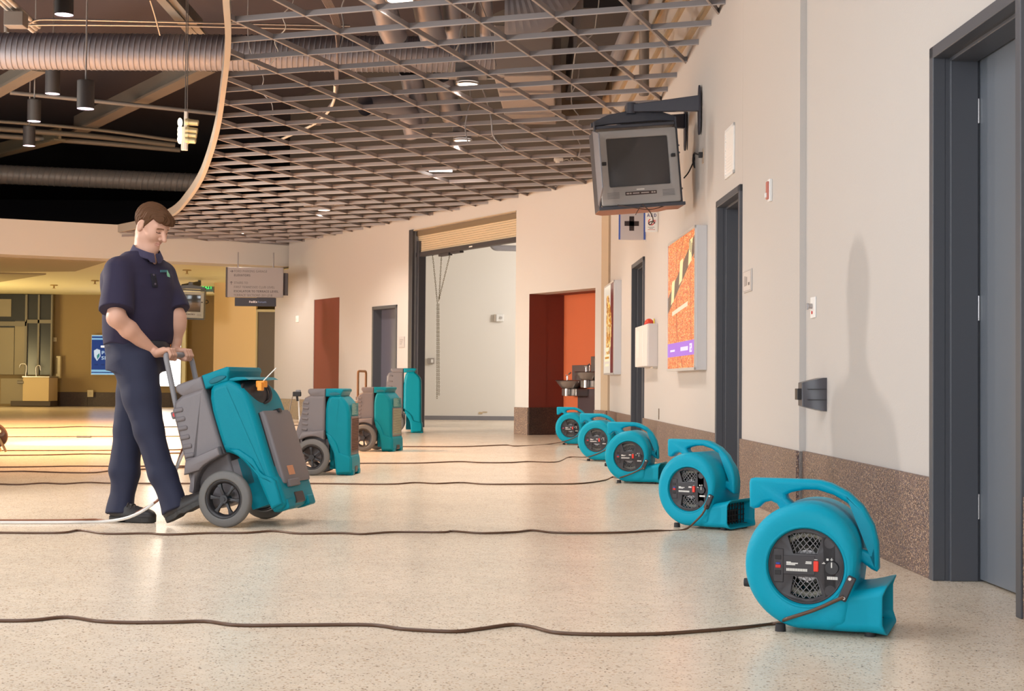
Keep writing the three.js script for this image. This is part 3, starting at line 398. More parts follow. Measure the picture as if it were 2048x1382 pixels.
// louvred vent
{ const [u0, y0] = onR(1470, 345), [u1, y1] = onR(1453, 272); const W = u1 - u0, H = 0.36; const g = mountR('wall_vent', 'white louvred vent high on the right wall', 'vent', u1, onR(1462, 352)[1]); part(g, 'frame', [rbox(0, W, 0, 0.025, 0, 0.014, 0.003), rbox(0, W, H - 0.025, H, 0, 0.014, 0.003), rbox(0, 0.025, 0, H, 0, 0.014, 0.003), rbox(W - 0.025, W, 0, H, 0, 0.014, 0.003)], M.whitePlastic); part(g, 'back', box(0.01, W - 0.01, 0.01, H - 0.01, 0, 0.003), mat(0.45, 0.4, 0.37, 0.6)); for (let i = 0; i < 14; i++) part(g, 'louvre', rbox(0.02, W - 0.02, -0.0085, 0.0085, -0.002, 0.002, 0.001, 1).rotateX(0.5).translate(0, 0.037 + i * 0.0222, 0.009), M.whitePlastic); }
{ const [u, y] = onR(1543, 381); const g = mountR('alarm_strobe', 'narrow red and white alarm strobe high on the wall between the doorways', 'strobe', u, y); part(g, 'base', rbox(-0.03, 0.03, -0.07, 0.07, 0, 0.02, 0.004), M.whitePlastic); part(g, 'face', rbox(-0.024, 0.02, -0.055, 0.055, 0.018, 0.032, 0.004), mat(0.5, 0.16, 0.12, 0.4)); part(g, 'lens', rbox(-0.012, 0.012, -0.045, -0.015, 0.03, 0.042, 0.004), M.whitePlastic); }
{ const [u0] = onR(1505, 560), [u1] = onR(1489, 560); const W = u1 - u0, y1 = onR(1497, 540)[1], y0 = onR(1497, 584)[1]; const t = canvasTex(256, 256, (x, w, h) => { x.fillStyle = '#c9c1bd'; x.fillRect(0, 0, w, h); x.strokeStyle = '#8d8582'; x.lineWidth = 5; x.strokeRect(6, 6, w - 12, h - 12); x.fillStyle = '#4b4648'; for (let i = 0; i < 3; i++) x.fillRect(50 + i * 34, 60 + i * 8, 16, 130 - i * 12); x.fillRect(170, 150, 44, 36); });
  const g = mountR('room_plaque', 'flat grey room plaque on the wall beside the nearer inner doorway', 'plaque', u1, y0); part(g, 'plate', rbox(0, W, 0, y1 - y0, 0, 0.01, 0.003), mat(0.55, 0.52, 0.50, 0.5)); part(g, 'print', new THREE.PlaneGeometry(W - 0.01, y1 - y0 - 0.01).translate(W / 2, (y1 - y0) / 2, 0.0108), new THREE.MeshStandardMaterial({ map: t, roughness: 0.5 })); }
{ const [u, y] = onR(1628, 615); const g = mountR('key_switch', 'white key switch plate with a steel knob beside the tan wall joint', 'switch', u, y); part(g, 'plate', rbox(-0.055, 0.055, -0.058, 0.058, 0, 0.008, 0.003), M.whitePlastic); part(g, 'key_knob', [rod(V(-0.01, 0.008, 0.006), V(-0.01, 0.008, 0.032), 0.014, 18), rbox(-0.016, -0.004, -0.012, 0.024, 0.028, 0.04, 0.002)], M.steel); part(g, 'red_lamp', new THREE.CylinderGeometry(0.009, 0.009, 0.006, 14).rotateX(Math.PI / 2).translate(-0.008, -0.028, 0.009), M.red); }
{ const [u, y] = onR(1654, 789); const g = mountR('door_holder', 'dark wedge-shaped door holder on the wall above the granite', 'door holder', u + 0.16, y); const s = 0.13; const secs = [[0, 0.089, 0.08], [0.02, 0.088, 0.08], [0.12, 0.064, 0.05], [0.126, 0.06, 0.046]]; part(g, 'body', [smooth(loft(secs.map(([z, hy, hx]) => [[hx, hy], [-hx, hy], [-hx, -hy], [hx, -hy]].map(([a, b]) => V(a + 0.08, b, z))), true, true), 0.4)], mat(0.065, 0.06, 0.07, 0.3)); part(g, 'seam', [-0.028, 0.028].map((yy) => box(-0.0015, 0.163, yy - 0.0012, yy + 0.0012, 0.002, 0.1)), M.blackPlastic); part(g, 'magnet', rbox(0.05, 0.11, -0.03, 0.03, 0.12, 0.148, 0.004), M.blackPlastic); }
{ const [u, y] = onR(1318, 828); const g = mountR('wall_scuff', 'thin dark vertical slot in the wall above the granite', 'slot', u, y); part(g, 'slot', rbox(-0.02, 0.02, -0.055, 0.055, 0, 0.004, 0.002), mat(0.1, 0.05, 0.02, 0.6)); }
// ---------- televisions ----------
function makeTelevision(name, label) {
  const t = thing(name, label, 'television'); const W = 0.66, H = 0.62;
  const bez = new THREE.Shape(); const R = rrect(W / 2, H / 2, 0.02); R.forEach(([x, y], i) => i ? bez.lineTo(x, y) : bez.moveTo(x, y)); const hole = new THREE.Path(); rrect(0.255, 0.2, 0.012).reverse().forEach(([x, y], i) => i ? hole.lineTo(x, y + 0.045) : hole.moveTo(x, y + 0.045)); bez.holes.push(hole);
  part(t, 'bezel', smooth(ext(bez, 0.06, 0.008, 3), 0.6).translate(0, 0, -0.03), mat(0.34, 0.32, 0.31, 0.4));
  const scr = new THREE.PlaneGeometry(0.53, 0.42, 24, 20); const p = scr.attributes.position; for (let i = 0; i < p.count; i++) { const x = p.getX(i) / 0.265, y = p.getY(i) / 0.21; p.setZ(i, 0.014 - 0.02 * (x * x + y * y) / 2); } scr.computeVertexNormals(); scr.translate(0, 0.045, -0.02);
  part(t, 'screen', scr, mat(0.05, 0.046, 0.048, 0.08));
  part(t, 'cabinet', [loft([[-0.05, 0.31, 0.29], [-0.2, 0.3, 0.28], [-0.42, 0.22, 0.2], [-0.5, 0.16, 0.15]].map(([z, hx, hy]) => rrect(hx, hy, 0.03).map(([x, y]) => V(x, y, z))), true, true)], mat(0.10, 0.09, 0.09, 0.5));
  const ctl = part(t, 'control_strip', rbox(-0.13, 0.13, -0.232, -0.204, 0.0, 0.006, 0.002), mat(0.05, 0.025, 0.022, 0.4)); part(ctl, 'control_print', [box(-0.07, -0.015, -0.222, -0.214, 0.006, 0.0068), box(0.0, 0.065, -0.222, -0.214, 0.006, 0.0068), box(-0.122, -0.1, -0.224, -0.212, 0.006, 0.0064), box(-0.095, -0.08, -0.224, -0.212, 0.006, 0.0064), box(0.085, 0.1, -0.224, -0.212, 0.006, 0.0064), box(0.105, 0.12, -0.224, -0.212, 0.006, 0.0064)], mat(0.45, 0.38, 0.35, 0.5));
  part(t, 'maker_mark', box(-0.035, 0.03, -0.192, -0.183, 0.0, 0.002), M.offWhite);
  for (const s of [-1, 1]) part(t, 'speaker_grille', [0, 1, 2, 3, 4].map((i) => box(s * 0.23 - 0.05, s * 0.23 + 0.05, -0.252 + i * 0.011, -0.247 + i * 0.011, -0.0, 0.0022)), mat(0.22, 0.21, 0.21, 0.6));
  for (const [x, y] of [[-0.29, 0.04], [0.29, 0.075]]) part(t, 'bezel_clip', rbox(x - 0.018, x + 0.018, y - 0.014, y + 0.014, -0.01, 0.02, 0.005), M.blackPlastic);
  return t;
}
const tvC = at(1278, 333, 12.05);
const tvTurn = V(0, 0.02, 0.085);
const tv1 = makeTelevision('television', 'old tube television in a black wall cradle, high on the right wall'); tv1.position.copy(tvC); tv1.rotation.set(0.0, 0.07, 0.085, 'YXZ');
function makeCradle(label) { // hangs round the set; local frame of the set
  const t = thing('television_cradle', label, 'wall bracket');
  const dark = mat(0.045, 0.047, 0.062, 0.42), brownLit = mat(0.27, 0.105, 0.05, 0.5);
  for (const s of [-1, 1]) part(t, 'side_strap', [rbox(s * 0.34 - 0.006, s * 0.34 + 0.006, -0.33, 0.4, -0.07, -0.02, 0.003), rbox(s * 0.345 - 0.004, s * 0.345 + 0.004, -0.33, 0.33, -0.34, -0.03, 0.003)], dark);
  part(t, 'side_plate', [smooth(ext(poly([[-0.06, 0.31], [-0.36, 0.24], [-0.36, -0.2], [-0.06, -0.31]]), 0.012, 0.003, 1), 0.5).rotateY(-Math.PI / 2).rotateY(Math.PI).translate(-0.365, 0.0, 0)], mat(0.20, 0.20, 0.225, 0.4));
  part(t, 'tray', [smooth(ext(poly([[-0.35, -0.03], [0.36, -0.03], [0.36, 0.3], [0.26, 0.3], [0.2, 0.42], [-0.28, 0.42], [-0.35, 0.3]]), 0.01, 0.002, 1), 0.5).rotateX(-Math.PI / 2).translate(0, -0.335, -0.02)], brownLit);  // brown stands in for light on the tray underside
  part(t, 'tray_lip', [rbox(-0.36, 0.36, -0.342, -0.315, -0.03, 0.02, 0.004)], dark);
  part(t, 'top_yoke', [smooth(ext(poly([[-0.36, -0.005], [-0.33, 0.01], [-0.22, 0.055], [0.0, 0.085], [0.25, 0.05], [0.33, 0.02], [0.36, -0.0], [0.36, -0.03], [0.2, -0.015], [-0.2, -0.02], [-0.36, -0.035]]), 0.05, 0.004, 1), 0.5).translate(0, 0.4, -0.1), rbox(-0.05, 0.05, 0.42, 0.54, -0.2, -0.08, 0.006), rbox(-0.33, 0.33, 0.335, 0.36, -0.3, -0.03, 0.004)], dark);
  part(t, 'bolt', [[-0.348, 0.1], [-0.348, 0.0], [-0.348, -0.12], [0.348, 0.16], [0.348, 0.1], [0.348, -0.2]].map(([x, y]) => new THREE.CylinderGeometry(0.008, 0.008, 0.02, 8).rotateZ(Math.PI / 2).translate(x, y, -0.04)), M.steelGrey);
  return t;
}
const cr1 = makeCradle('black steel cradle with brown-lit tray holding the tube television'); cr1.position.copy(tvC); cr1.rotation.copy(tv1.rotation);
function makeArm(label, uPlate, yc, tip) { const p = rPos(uPlate, yc, 0.012); const t = thing('bracket_arm', label, 'wall bracket', p, RTURN); t.updateMatrixWorld(true); const q = t.worldToLocal(tip.clone()); const dark = mat(0.035, 0.035, 0.05, 0.42);
  const L = Math.hypot(q.x, q.z), a = Math.atan2(q.x, q.z); const arm = ext(poly([[0, -0.055], [0, 0.075], [L, q.y + 0.03], [L, q.y - 0.03]]), 0.05, 0.004, 1); arm.rotateY(-Math.PI / 2); arm.rotateY(a); part(t, 'arm', smooth(arm, 0.5), dark); part(t, 'wall_plate', smooth(ext(spline([[-0.035, 0.13], [0, 0.16], [0.035, 0.13], [0.035, -0.22], [0, -0.25], [-0.035, -0.22]], 30), 0.014, 0.003, 1), 0.5).translate(0, 0, 0.007), dark); part(t, 'tip_joint', new THREE.CylinderGeometry(0.04, 0.04, 0.09, 16).translate(q.x, q.y, q.z), dark); return t; }
makeArm('nearer black bracket arm reaching from the wall to the television', 11.93, onR(1409, 202)[1], at(1262, 217, 12.1));
makeArm('farther black bracket arm reaching from the wall to the television', 12.74, onR(1380, 238)[1], at(1242, 244, 12.5));
const tvExtras = []; // leads, fixed to the set once its twin is copied
// outlet and coiled cord behind the set
{ const [u, y] = onR(1407, 312); const g = mountR('wall_outlet', 'wall outlet with a plug, right of the television', 'outlet', u, y); part(g, 'plate', rbox(-0.035, 0.035, -0.06, 0.06, 0, 0.008, 0.003), mat(0.45, 0.36, 0.28, 0.4)); part(g, 'plug', rbox(-0.018, 0.018, -0.015, 0.03, 0.008, 0.04, 0.005), M.blackPlastic);
  const c = at(1390, 322, 12.3); const pts = []; pts.push(rPos(u, y + 0.01, 0.04)); for (let i = 0; i <= 40; i++) { const a = i / 40 * Math.PI * 2 * 4; pts.push(V(c.x + Math.sin(a) * 0.018 + (i % 7) * 0.001, c.y + Math.cos(a) * 0.062 + (i % 5) * 0.003, c.z + Math.sin(a) * 0.01 + i * 0.001)); } pts.push(at(1378, 343, 12.3), at(1368, 356, 12.25)); tv1.updateMatrixWorld(true); const tvCord = shade(new THREE.Mesh(tube(pts, 0.006, 260, 6), M.rubber)); tvCord.name = 'power_cord'; g.attach(tvCord); }
{ const tvLead = shade(new THREE.Mesh(merge([tube([at(1235, 410, 11.95), at(1270, 416, 11.95), at(1300, 419, 12), at(1330, 412, 12.1)], 0.004, 40, 6), tube([at(1284, 408, 12), at(1300, 424, 12.02), at(1306, 440, 12.02), at(1300, 450, 12.02), at(1297, 446, 12.02), at(1306, 443, 12.02), at(1310, 447, 12.02)], 0.005, 50, 6), tube([at(1281, 412, 12), at(1274, 424, 12), at(1271, 430, 12)], 0.003, 12, 5)]), mat(0.08, 0.05, 0.04, 0.5))); tvLead.name = 'dangling_leads'; cr1.updateMatrixWorld(true); tvExtras.push(tvLead); }
// ---------- roller shutter, chains, fittings of the store room ----------
{ const t = thing('roller_shutter', 'raised beige roller shutter above the store room opening', 'roller shutter', bPos(sG0, 0), BTURN); const W = sG1 - sG0; const hb = onB(833, 505, -0.1)[1]; const hb2 = onB(1031, 476, -0.1)[1], yb = (hb + hb2) / 2;
  const n = 8, sl = (hG - 0.08 - yb) / n; const slat = mat(0.56, 0.45, 0.31, 0.5); for (let i = 0; i < n; i++) { const y = yb + i * sl; part(t, 'slat', [rbox(0.06, W, y + 0.004, y + sl - 0.001, -0.135, -0.105, 0.01, 2), rbox(0.06, W, y, y + 0.012, -0.135, -0.118, 0.002, 1)], slat); }
  part(t, 'bottom_bar', rbox(0.06, W, yb - 0.075, yb + 0.002, -0.16, -0.07, 0.006), mat(0.05, 0.045, 0.05, 0.5)); part(t, 'pull_block', [rbox(W * 0.24, W * 0.34, yb - 0.12, yb - 0.075, -0.17, -0.09, 0.006), rbox(W * 0.36, W * 0.45, yb - 0.105, yb - 0.075, -0.17, -0.09, 0.006)], mat(0.05, 0.045, 0.05, 0.5)); part(t, 'indicator', rbox(W * 0.55, W * 0.58, yb - 0.05, yb - 0.03, -0.072, -0.066, 0.002), M.offWhite);
  part(t, 'hood', rbox(0.05, W, hG - 0.09, hG, -0.3, -0.08, 0.01), mat(0.18, 0.13, 0.08, 0.6)); part(t, 'guide_rail', [rbox(-0.02, 0.12, 0, hG + 0.02, -0.02, 0.03, 0.006), rbox(0.1, 0.19, 0, yb + 0.2, -0.2, -0.06, 0.006)], mat(0.05, 0.048, 0.055, 0.4)); part(t, 'header_trim', rbox(0, W, hG - 0.004, hG + 0.012, -0.02, 0.012, 0.003), mat(0.48, 0.38, 0.26, 0.6)); }
function chain(label, a, b, r = 0.008) { const L = a.distanceTo(b), n = Math.max(4, Math.round(L / 0.034)); const d = b.clone().sub(a).normalize(); const q0 = new THREE.Quaternion().setFromUnitVectors(V(0, 1, 0), d); const gs = []; for (let i = 0; i < n; i++) { const g = new THREE.TorusGeometry(0.014, 0.0042, 5, 8).scale(0.8, 1.5, 1); if (i % 2) g.rotateY(Math.PI / 2); g.applyQuaternion(q0); const p = a.clone().lerp(b, (i + 0.5) / n); g.translate(p.x, p.y, p.z); gs.push(g); } return solo('hoist_chain', gs, mat(0.28, 0.22, 0.12, 0.45, { metalness: 0.6 }), label, 'chain'); }
{ const D = 25.9; const knot = at(875, 608, D); chain('left strand of the shutter chain running from the bar to the knot', at(865, 508, D), knot); chain('middle strand of the shutter chain', at(883, 510, D), at(878, 600, D)); chain('right strand of the shutter chain slanting to the knot', at(901, 505, D), at(877, 602, D)); chain('long loop of shutter chain hanging straight down, left side', knot.clone().add(V(-0.005, 0, 0)), at(874, 797, D)); chain('long loop of shutter chain hanging straight down, right side', knot.clone().add(V(0.022, 0, 0)), at(878, 790, D)); }
{ const p = at(1000, 636, 30.38); const g = thing('electrical_box', 'pale electrical box with a round dial on the store room wall', 'electrical box', p); part(g, 'box', rbox(-0.08, 0.08, -0.075, 0.075, 0, 0.07, 0.008), M.offWhite); part(g, 'dial', new THREE.CylinderGeometry(0.03, 0.03, 0.015, 20).rotateX(Math.PI / 2).translate(0.02, 0, 0.075), mat(0.45, 0.42, 0.4, 0.5)); part(g, 'side_box', rbox(-0.12, -0.085, -0.075, 0.075, 0, 0.06, 0.006), mat(0.5, 0.42, 0.34, 0.5)); }
{ const p = at(862, 722, 30.38); const g = thing('store_outlet', 'grey outlet box low on the store room wall beside the chain', 'outlet', p); part(g, 'box', rbox(-0.07, 0.07, -0.06, 0.06, 0, 0.05, 0.006), mat(0.32, 0.28, 0.25, 0.5)); part(g, 'socket', rbox(0.0, 0.05, -0.035, 0.035, 0.05, 0.056, 0.004), M.offWhite); }
solo('store_pipe', tube([at(984, 478, 29), at(985, 490, 29), at(990, 495, 29), at(1003, 496, 29), at(1045, 497, 29)], 0.06, 40, 14), mat(0.30, 0.29, 0.31, 0.4), 'fat grey pipe bend at the top of the store room opening', 'pipe');
{ const p = at(965, 826, 30.39); solo('wall_chip', [rbox(-0.08, -0.0, -0.02, 0.02, 0, 0.004, 0.002), rbox(0.0, 0.1, 0.01, 0.03, 0, 0.004, 0.002)].map((g) => g.translate(p.x, p.y, p.z)), mat(0.55, 0.42, 0.26, 0.8), 'small chipped patch low on the store room wall', 'chip'); }
// small plates on the back wall
{ const [s, y] = onB(595, 638); const g = mountB('switch_plate', 'small double switch plate left of the dark red door', 'switch', s, y); part(g, 'plate', rbox(-0.075, 0.075, -0.065, 0.065, 0, 0.01, 0.003), M.whitePlastic); part(g, 'toggle', [rbox(-0.045, -0.02, -0.02, 0.02, 0.01, 0.018, 0.003), rbox(0.02, 0.045, -0.02, 0.02, 0.01, 0.018, 0.003)], M.offWhite); }
{ const [s, y] = onB(804, 684); const g = mountB('back_plaque', 'grey door plaque between the grey door and the shutter rail', 'plaque', s, y); part(g, 'plate', rbox(-0.11, 0.11, -0.095, 0.095, 0, 0.012, 0.003), mat(0.46, 0.43, 0.42, 0.5)); part(g, 'raised_text', [0, 1, 2].map((i) => box(-0.06, 0.07 - i * 0.03, 0.03 - i * 0.035, 0.045 - i * 0.035, 0.012, 0.015)), mat(0.3, 0.28, 0.28, 0.5)); }
// ---------- drinking fountains in the alcove ----------
function fountain(label, s, y, group) { const g = thing('drinking_fountain', label, 'drinking fountain', bPos(s, y, -AD + 0.012), BTURN, 0, group); const st = mat(0.40, 0.37, 0.36, 0.28, { metalness: 0.85 });
  part(g, 'back_plate', rbox(-0.24, 0.24, 0.0, 0.26, -0.01, 0.012, 0.004), st);
  part(g, 'basin', [loft([[0.02, 0.24, 0.0], [0.035, 0.235, 0.01], [0.0, 0.22, 0.03], [-0.06, 0.15, 0.07], [-0.09, 0.1, 0.1]].map(([yy, hw, ins]) => Array.from({ length: 28 }, (_, i) => { const a = i / 28 * Math.PI * 2; return V(Math.cos(a) * hw, yy, 0.2 + Math.sin(a) * (0.21 - ins * 0.9)); })), false, true), rbox(-0.23, 0.23, 0.0, 0.03, 0.0, 0.2, 0.01), new THREE.CylinderGeometry(0.2, 0.2, 0.006, 28).scale(1, 1, 0.9).translate(0, 0.03, 0.2)], st);
  part(g, 'arm_box', [rbox(-0.2, 0.2, -0.2, -0.09, 0, 0.22, 0.012), new THREE.CylinderGeometry(0.045, 0.045, 0.11, 20).translate(0.0, -0.145, 0.25)], st); part(g, 'bubbler', [rod(V(-0.14, 0.03, 0.16), V(-0.14, 0.1, 0.16), 0.012, 12), rod(V(-0.14, 0.1, 0.16), V(-0.11, 0.11, 0.2), 0.01, 10)], M.chrome); part(g, 'push_lever', rod(V(-0.12, 0.12, 0.15), V(-0.09, 0.15, 0.13), 0.01, 8), M.blackPlastic); return g; }
{ const a = onB(1145, 765, -AD + 0.2), b = onB(1178, 748, -AD + 0.2); fountain('lower stainless drinking fountain in the red alcove, at the left', a[0] - 0.05, a[1]); fountain('higher stainless drinking fountain in the red alcove, at the right', b[0] + 0.02, b[1]); }
// ---------- the rooms at the far left ----------
function flatSign(name, label, cat, x0, x1, y0, y1, D, depth, tex, k) { const a = at(x0, y1, D), b = at(x1, y0, D); const W = b.x - a.x, H = b.y - a.y; const g = thing(name, label, cat, V(a.x, a.y, -D)); part(g, 'case', rbox(0, W, 0, H, -depth, 0, 0.01), mat(0.55, 0.52, 0.45, 0.4)); part(g, 'panel', new THREE.PlaneGeometry(W - 0.03, H - 0.03).translate(W / 2, H / 2, 0.004), k ? litTex(tex, k) : new THREE.MeshStandardMaterial({ map: tex, roughness: 0.5 })); return [g, W, H]; }
{ const t = canvasTex(512, 640, (x, w, h) => { x.fillStyle = '#123f86'; x.fillRect(0, 0, w, h); x.fillStyle = '#9fd6f5'; x.fillRect(0, 0, w, 18); x.fillRect(0, 46, w, 26); x.fillRect(0, h - 26, w, 26); x.fillRect(0, h - 78, w, 34); x.fillStyle = '#0d336f'; for (let i = 0; i < 5; i++) x.fillRect(40 + i * 90, 470, 46, 20); x.fillStyle = '#e8f4ff'; x.beginPath(); x.moveTo(30, 250); x.lineTo(70, 222); x.lineTo(112, 240); x.lineTo(120, 340); x.lineTo(74, 420); x.lineTo(36, 350); x.closePath(); x.fill(); x.fillStyle = '#2f8f8a'; x.beginPath(); x.moveTo(70, 330); x.lineTo(104, 290); x.lineTo(108, 340); x.lineTo(76, 396); x.closePath(); x.fill(); x.fillStyle = '#cfe6fa'; x.font = 'bold 76px sans-serif'; x.fillText('PRO-H', 128, 310); x.fillText('SECCU', 128, 396); });
  const [g, W, H] = flatSign('lightbox_sign', 'blue backlit sign with pale bands, partly behind the man', 'lightbox', 181.5, 262, 670, 750, 42.0, 0.2, t, 0.75); const c = V(g.position.x + W / 2, g.position.y + H / 2, -41.85); areaLight(0x6fb4ff, 0.6, W, H, c, c.clone().add(V(0, 0, 1))); }
{ const t = canvasTex(512, 800, (x, w, h) => { x.fillStyle = '#ffffff'; x.fillRect(0, 0, w, h); x.fillStyle = '#ffb27a'; x.beginPath(); x.ellipse(290, 330, 150, 210, 0, 0, 6.3); x.fill(); x.fillStyle = '#ff8a2a'; x.beginPath(); x.ellipse(310, 430, 110, 110, 0, 0, 6.3); x.fill(); x.strokeStyle = '#e8321c'; x.lineWidth = 12; x.beginPath(); x.ellipse(290, 330, 150, 210, 0, 0, 6.3); x.stroke(); x.lineWidth = 6; x.beginPath(); x.moveTo(290, 120); x.lineTo(300, 540); x.moveTo(150, 300); x.quadraticCurveTo(290, 380, 435, 290); x.stroke(); x.fillStyle = '#e8321c'; for (const a of [200, 290, 380]) { x.beginPath(); x.arc(a, 380, 26, 0, 6.3); x.fill(); } });
  const [g, W, H] = flatSign('lightbox_sign', 'glaring white backlit sign with an orange ball, seen between the man and his handle', 'lightbox', 300, 364, 600, 773, 41.5, 0.7, t, 2.6); const c = V(g.position.x + W / 2, g.position.y + H / 2, -41.45); areaLight(0xfff0d8, 7, W, H, c, c.clone().add(V(0.2, -0.1, 1))); part(g, 'side_frame', rbox(W, W + 0.12, 0, H + 0.4, -0.2, -0.02, 0.01), mat(0.62, 0.58, 0.42, 0.5)); }
// exit sign
{ const D = 38, a = at(401, 584, D), b = at(427, 563, D); const W = b.x - a.x, H = b.y - a.y; const t = canvasTex(256, 160, (x, w, h) => { x.fillStyle = '#16301c'; x.fillRect(0, 0, w, h); x.fillStyle = '#3dff6a'; x.font = 'bold 108px sans-serif'; x.textAlign = 'center'; x.fillText('EXIT', w / 2, 118); });
  const g = thing('exit_sign', 'small green lit EXIT sign above the far television', 'exit sign', a); part(g, 'case', rbox(0, W, 0, H, -0.09, 0, 0.008), mat(0.5, 0.5, 0.38, 0.4)); part(g, 'panel', new THREE.PlaneGeometry(W * 0.94, H * 0.9).translate(W / 2, H / 2, 0.004), litTex(t, 1.3)); part(g, 'ceiling_stem', rbox(W - 0.08, W + 0.04, H, H + 0.18, -0.1, -0.02, 0.006), M.blackPlastic); part(g, 'side_block', rbox(W, W + 0.09, -0.02, H, -0.1, -0.01, 0.01), M.blackPlastic); areaLight(0x40ff70, 1, W, H, V(a.x + W / 2, a.y + H / 2, -D + 0.02), V(a.x + W / 2, a.y + H / 2, 0)); }
// far television: same set, same cradle
{ const c = at(379, 610, 34.7); const t2 = tv1.clone(); t2.name = numbered('television'); scene.add(t2); t2.position.copy(c);  t2.rotation.set(0.1, 0.1, -0.03, 'YXZ'); tag(t2, 'distant old tube television hanging behind the man, under the exit sign', 'television');
  const c2 = cr1.clone(); c2.name = numbered('television_cradle'); scene.add(c2); c2.position.copy(c);  c2.rotation.copy(t2.rotation); tag(c2, 'cradle holding the distant television behind the man', 'wall bracket');
  const q = at(399, 567, 35.5); const arm = thing('bracket_arm', 'dark slanting arm carrying the distant television from the yellow wall', 'wall bracket'); part(arm, 'arm', beam(at(366, 573, 34.75), q, 0.08, 0.11), M.blackPlastic); part(arm, 'wall_plate', rbox(-0.03, 0.03, -0.05, 0.078, -0.05, 0.05, 0.005).translate(q.x, q.y, q.z), M.blackPlastic);
  const o = at(409, 603, 35); const k2 = shade(new THREE.Mesh(tube([o.clone(), o.clone().add(V(0.06, 0.03, 0)), o.clone().add(V(0.09, -0.03, 0)), o.clone().add(V(0.02, -0.06, 0)), o.clone().add(V(-0.05, -0.12, 0.02)), at(396, 622, 34.8)], 0.011, 40, 6), M.rubber)); k2.name = 'power_cord'; t2.updateMatrixWorld(true); t2.attach(k2); tvExtras.forEach((m) => cr1.attach(m)); }
// hanging direction sign
{ const D = 28.6, a = at(454, 594, D), b = at(566, 535, D); const W = b.x - a.x, H = b.y - a.y; const t = canvasTex(1100, 620, (x, w, h) => { x.fillStyle = '#8e898b'; x.fillRect(0, 0, w, h); x.fillStyle = '#3c3640'; x.textBaseline = 'alphabetic'; const L = (s, y, bold, sz = 62) => { x.font = (bold ? 'bold ' : '') + sz + 'px sans-serif'; x.fillText(s, 118, y, 930); }; L('FORD PARKING GARAGE', 100, false); L('ELEVATORS', 186, true); L('STAIRS TO', 346, false); L('FIRST TENNESSEE CLUB LEVEL', 434, false); L('ESCALATOR TO TERRACE LEVEL', 522, true); L('TERRACE SECTIONS 201-218', 606, false); x.lineWidth = 11; x.strokeStyle = '#3c3640'; x.beginPath(); x.moveTo(40, 80); x.lineTo(96, 80); x.moveTo(74, 56); x.lineTo(98, 80); x.lineTo(74, 104); x.moveTo(68, 360); x.lineTo(68, 300); x.moveTo(44, 322); x.lineTo(68, 298); x.lineTo(92, 322); x.stroke(); });
  const t2 = canvasTex(640, 128, (x, w, h) => { x.fillStyle = '#14142a'; x.fillRect(0, 0, w, h); x.font = 'bold 46px sans-serif'; x.fillStyle = '#e8e6f0'; x.fillText('FedEx', 220, 80); x.fillStyle = '#7f9ad0'; x.font = '46px sans-serif'; x.fillText('Forum', 358, 80); });
  const g = thing('direction_sign', 'grey hanging direction sign with dark lettering and a navy strip below, under the white beam', 'sign', a, 0.06);
  part(g, 'board', rbox(0.0, W, 0, H, -0.05, 0, 0.004), mat(0.28, 0.26, 0.265, 0.5)); part(g, 'lettering', new THREE.PlaneGeometry(W - 0.03, H - 0.01).translate(W / 2, H / 2, 0.003), new THREE.MeshStandardMaterial({ map: t, roughness: 0.5 })); part(g, 'edge_strip', [rbox(-0.03, 0.006, 0, H, -0.2, 0.006, 0.004), rbox(W - 0.006, W + 0.08, 0.05, H - 0.1, -0.2, -0.06, 0.004)], mat(0.04, 0.03, 0.035, 0.5));
  const W2 = 0.8, H2 = 0.165; part(g, 'lower_strip', [rbox(0.15, 0.15 + W2, -H2 - 0.01, -0.008, -0.04, -0.004, 0.003)], mat(0.012, 0.012, 0.03, 0.5)); part(g, 'lower_lettering', new THREE.PlaneGeometry(W2 - 0.01, H2 - 0.01).translate(0.15 + W2 / 2, -H2 / 2 - 0.008, -0.001), new THREE.MeshStandardMaterial({ map: t2, roughness: 0.5 })); part(g, 'hanger', [rod(V(0.2, H, -0.06), V(0.2, H + 0.3, -0.06), 0.012), rod(V(W - 0.2, H, -0.06), V(W - 0.2, H + 0.3, -0.06), 0.012)], M.steelGrey); }
// low cabinet with taps below the dark window
{ const D = 41, a = at(45, 802, D), b = at(98, 755, D); const W = b.x - a.x, H = b.y - a.y; const g = thing('counter_cabinet', 'tan counter cabinet with taps below the dark far window', 'counter', V(a.x, 0.02, -D)); const y0 = a.y - 0.02; part(g, 'body', rbox(0, W, y0, y0 + H, -0.8, 0, 0.01), mat(0.50, 0.37, 0.20, 0.6)); part(g, 'worktop', rbox(-0.02, W + 0.02, y0 + H, y0 + H + 0.035, -0.82, 0.02, 0.008), M.steel); part(g, 'plinth', rbox(-0.35, W + 0.03, 0, y0, -0.7, -0.05, 0.005), mat(0.05, 0.03, 0.02, 0.6)); part(g, 'tap', tube([V(0.28, y0 + H, -0.3), V(0.28, y0 + H + 0.3, -0.3), V(0.36, y0 + H + 0.34, -0.3), V(0.4, y0 + H + 0.2, -0.3)], 0.02, 24, 8), M.steel); part(g, 'tap', tube([V(-0.02, y0 + H, -0.3), V(-0.02, y0 + H + 0.36, -0.3), V(-0.16, y0 + H + 0.37, -0.3), V(-0.2, y0 + H + 0.28, -0.3)], 0.02, 24, 8), M.steel); part(g, 'side_bin', rbox(-0.66, -0.02, 0.05, y0 + H - 0.03, -0.7, -0.1, 0.01), mat(0.22, 0.18, 0.12, 0.6)); part(g, 'drain_pipe', rod(V(-0.15, y0 + H - 0.14, -0.02), V(0.02, y0 + H - 0.14, -0.02), 0.045), M.ductDark); }
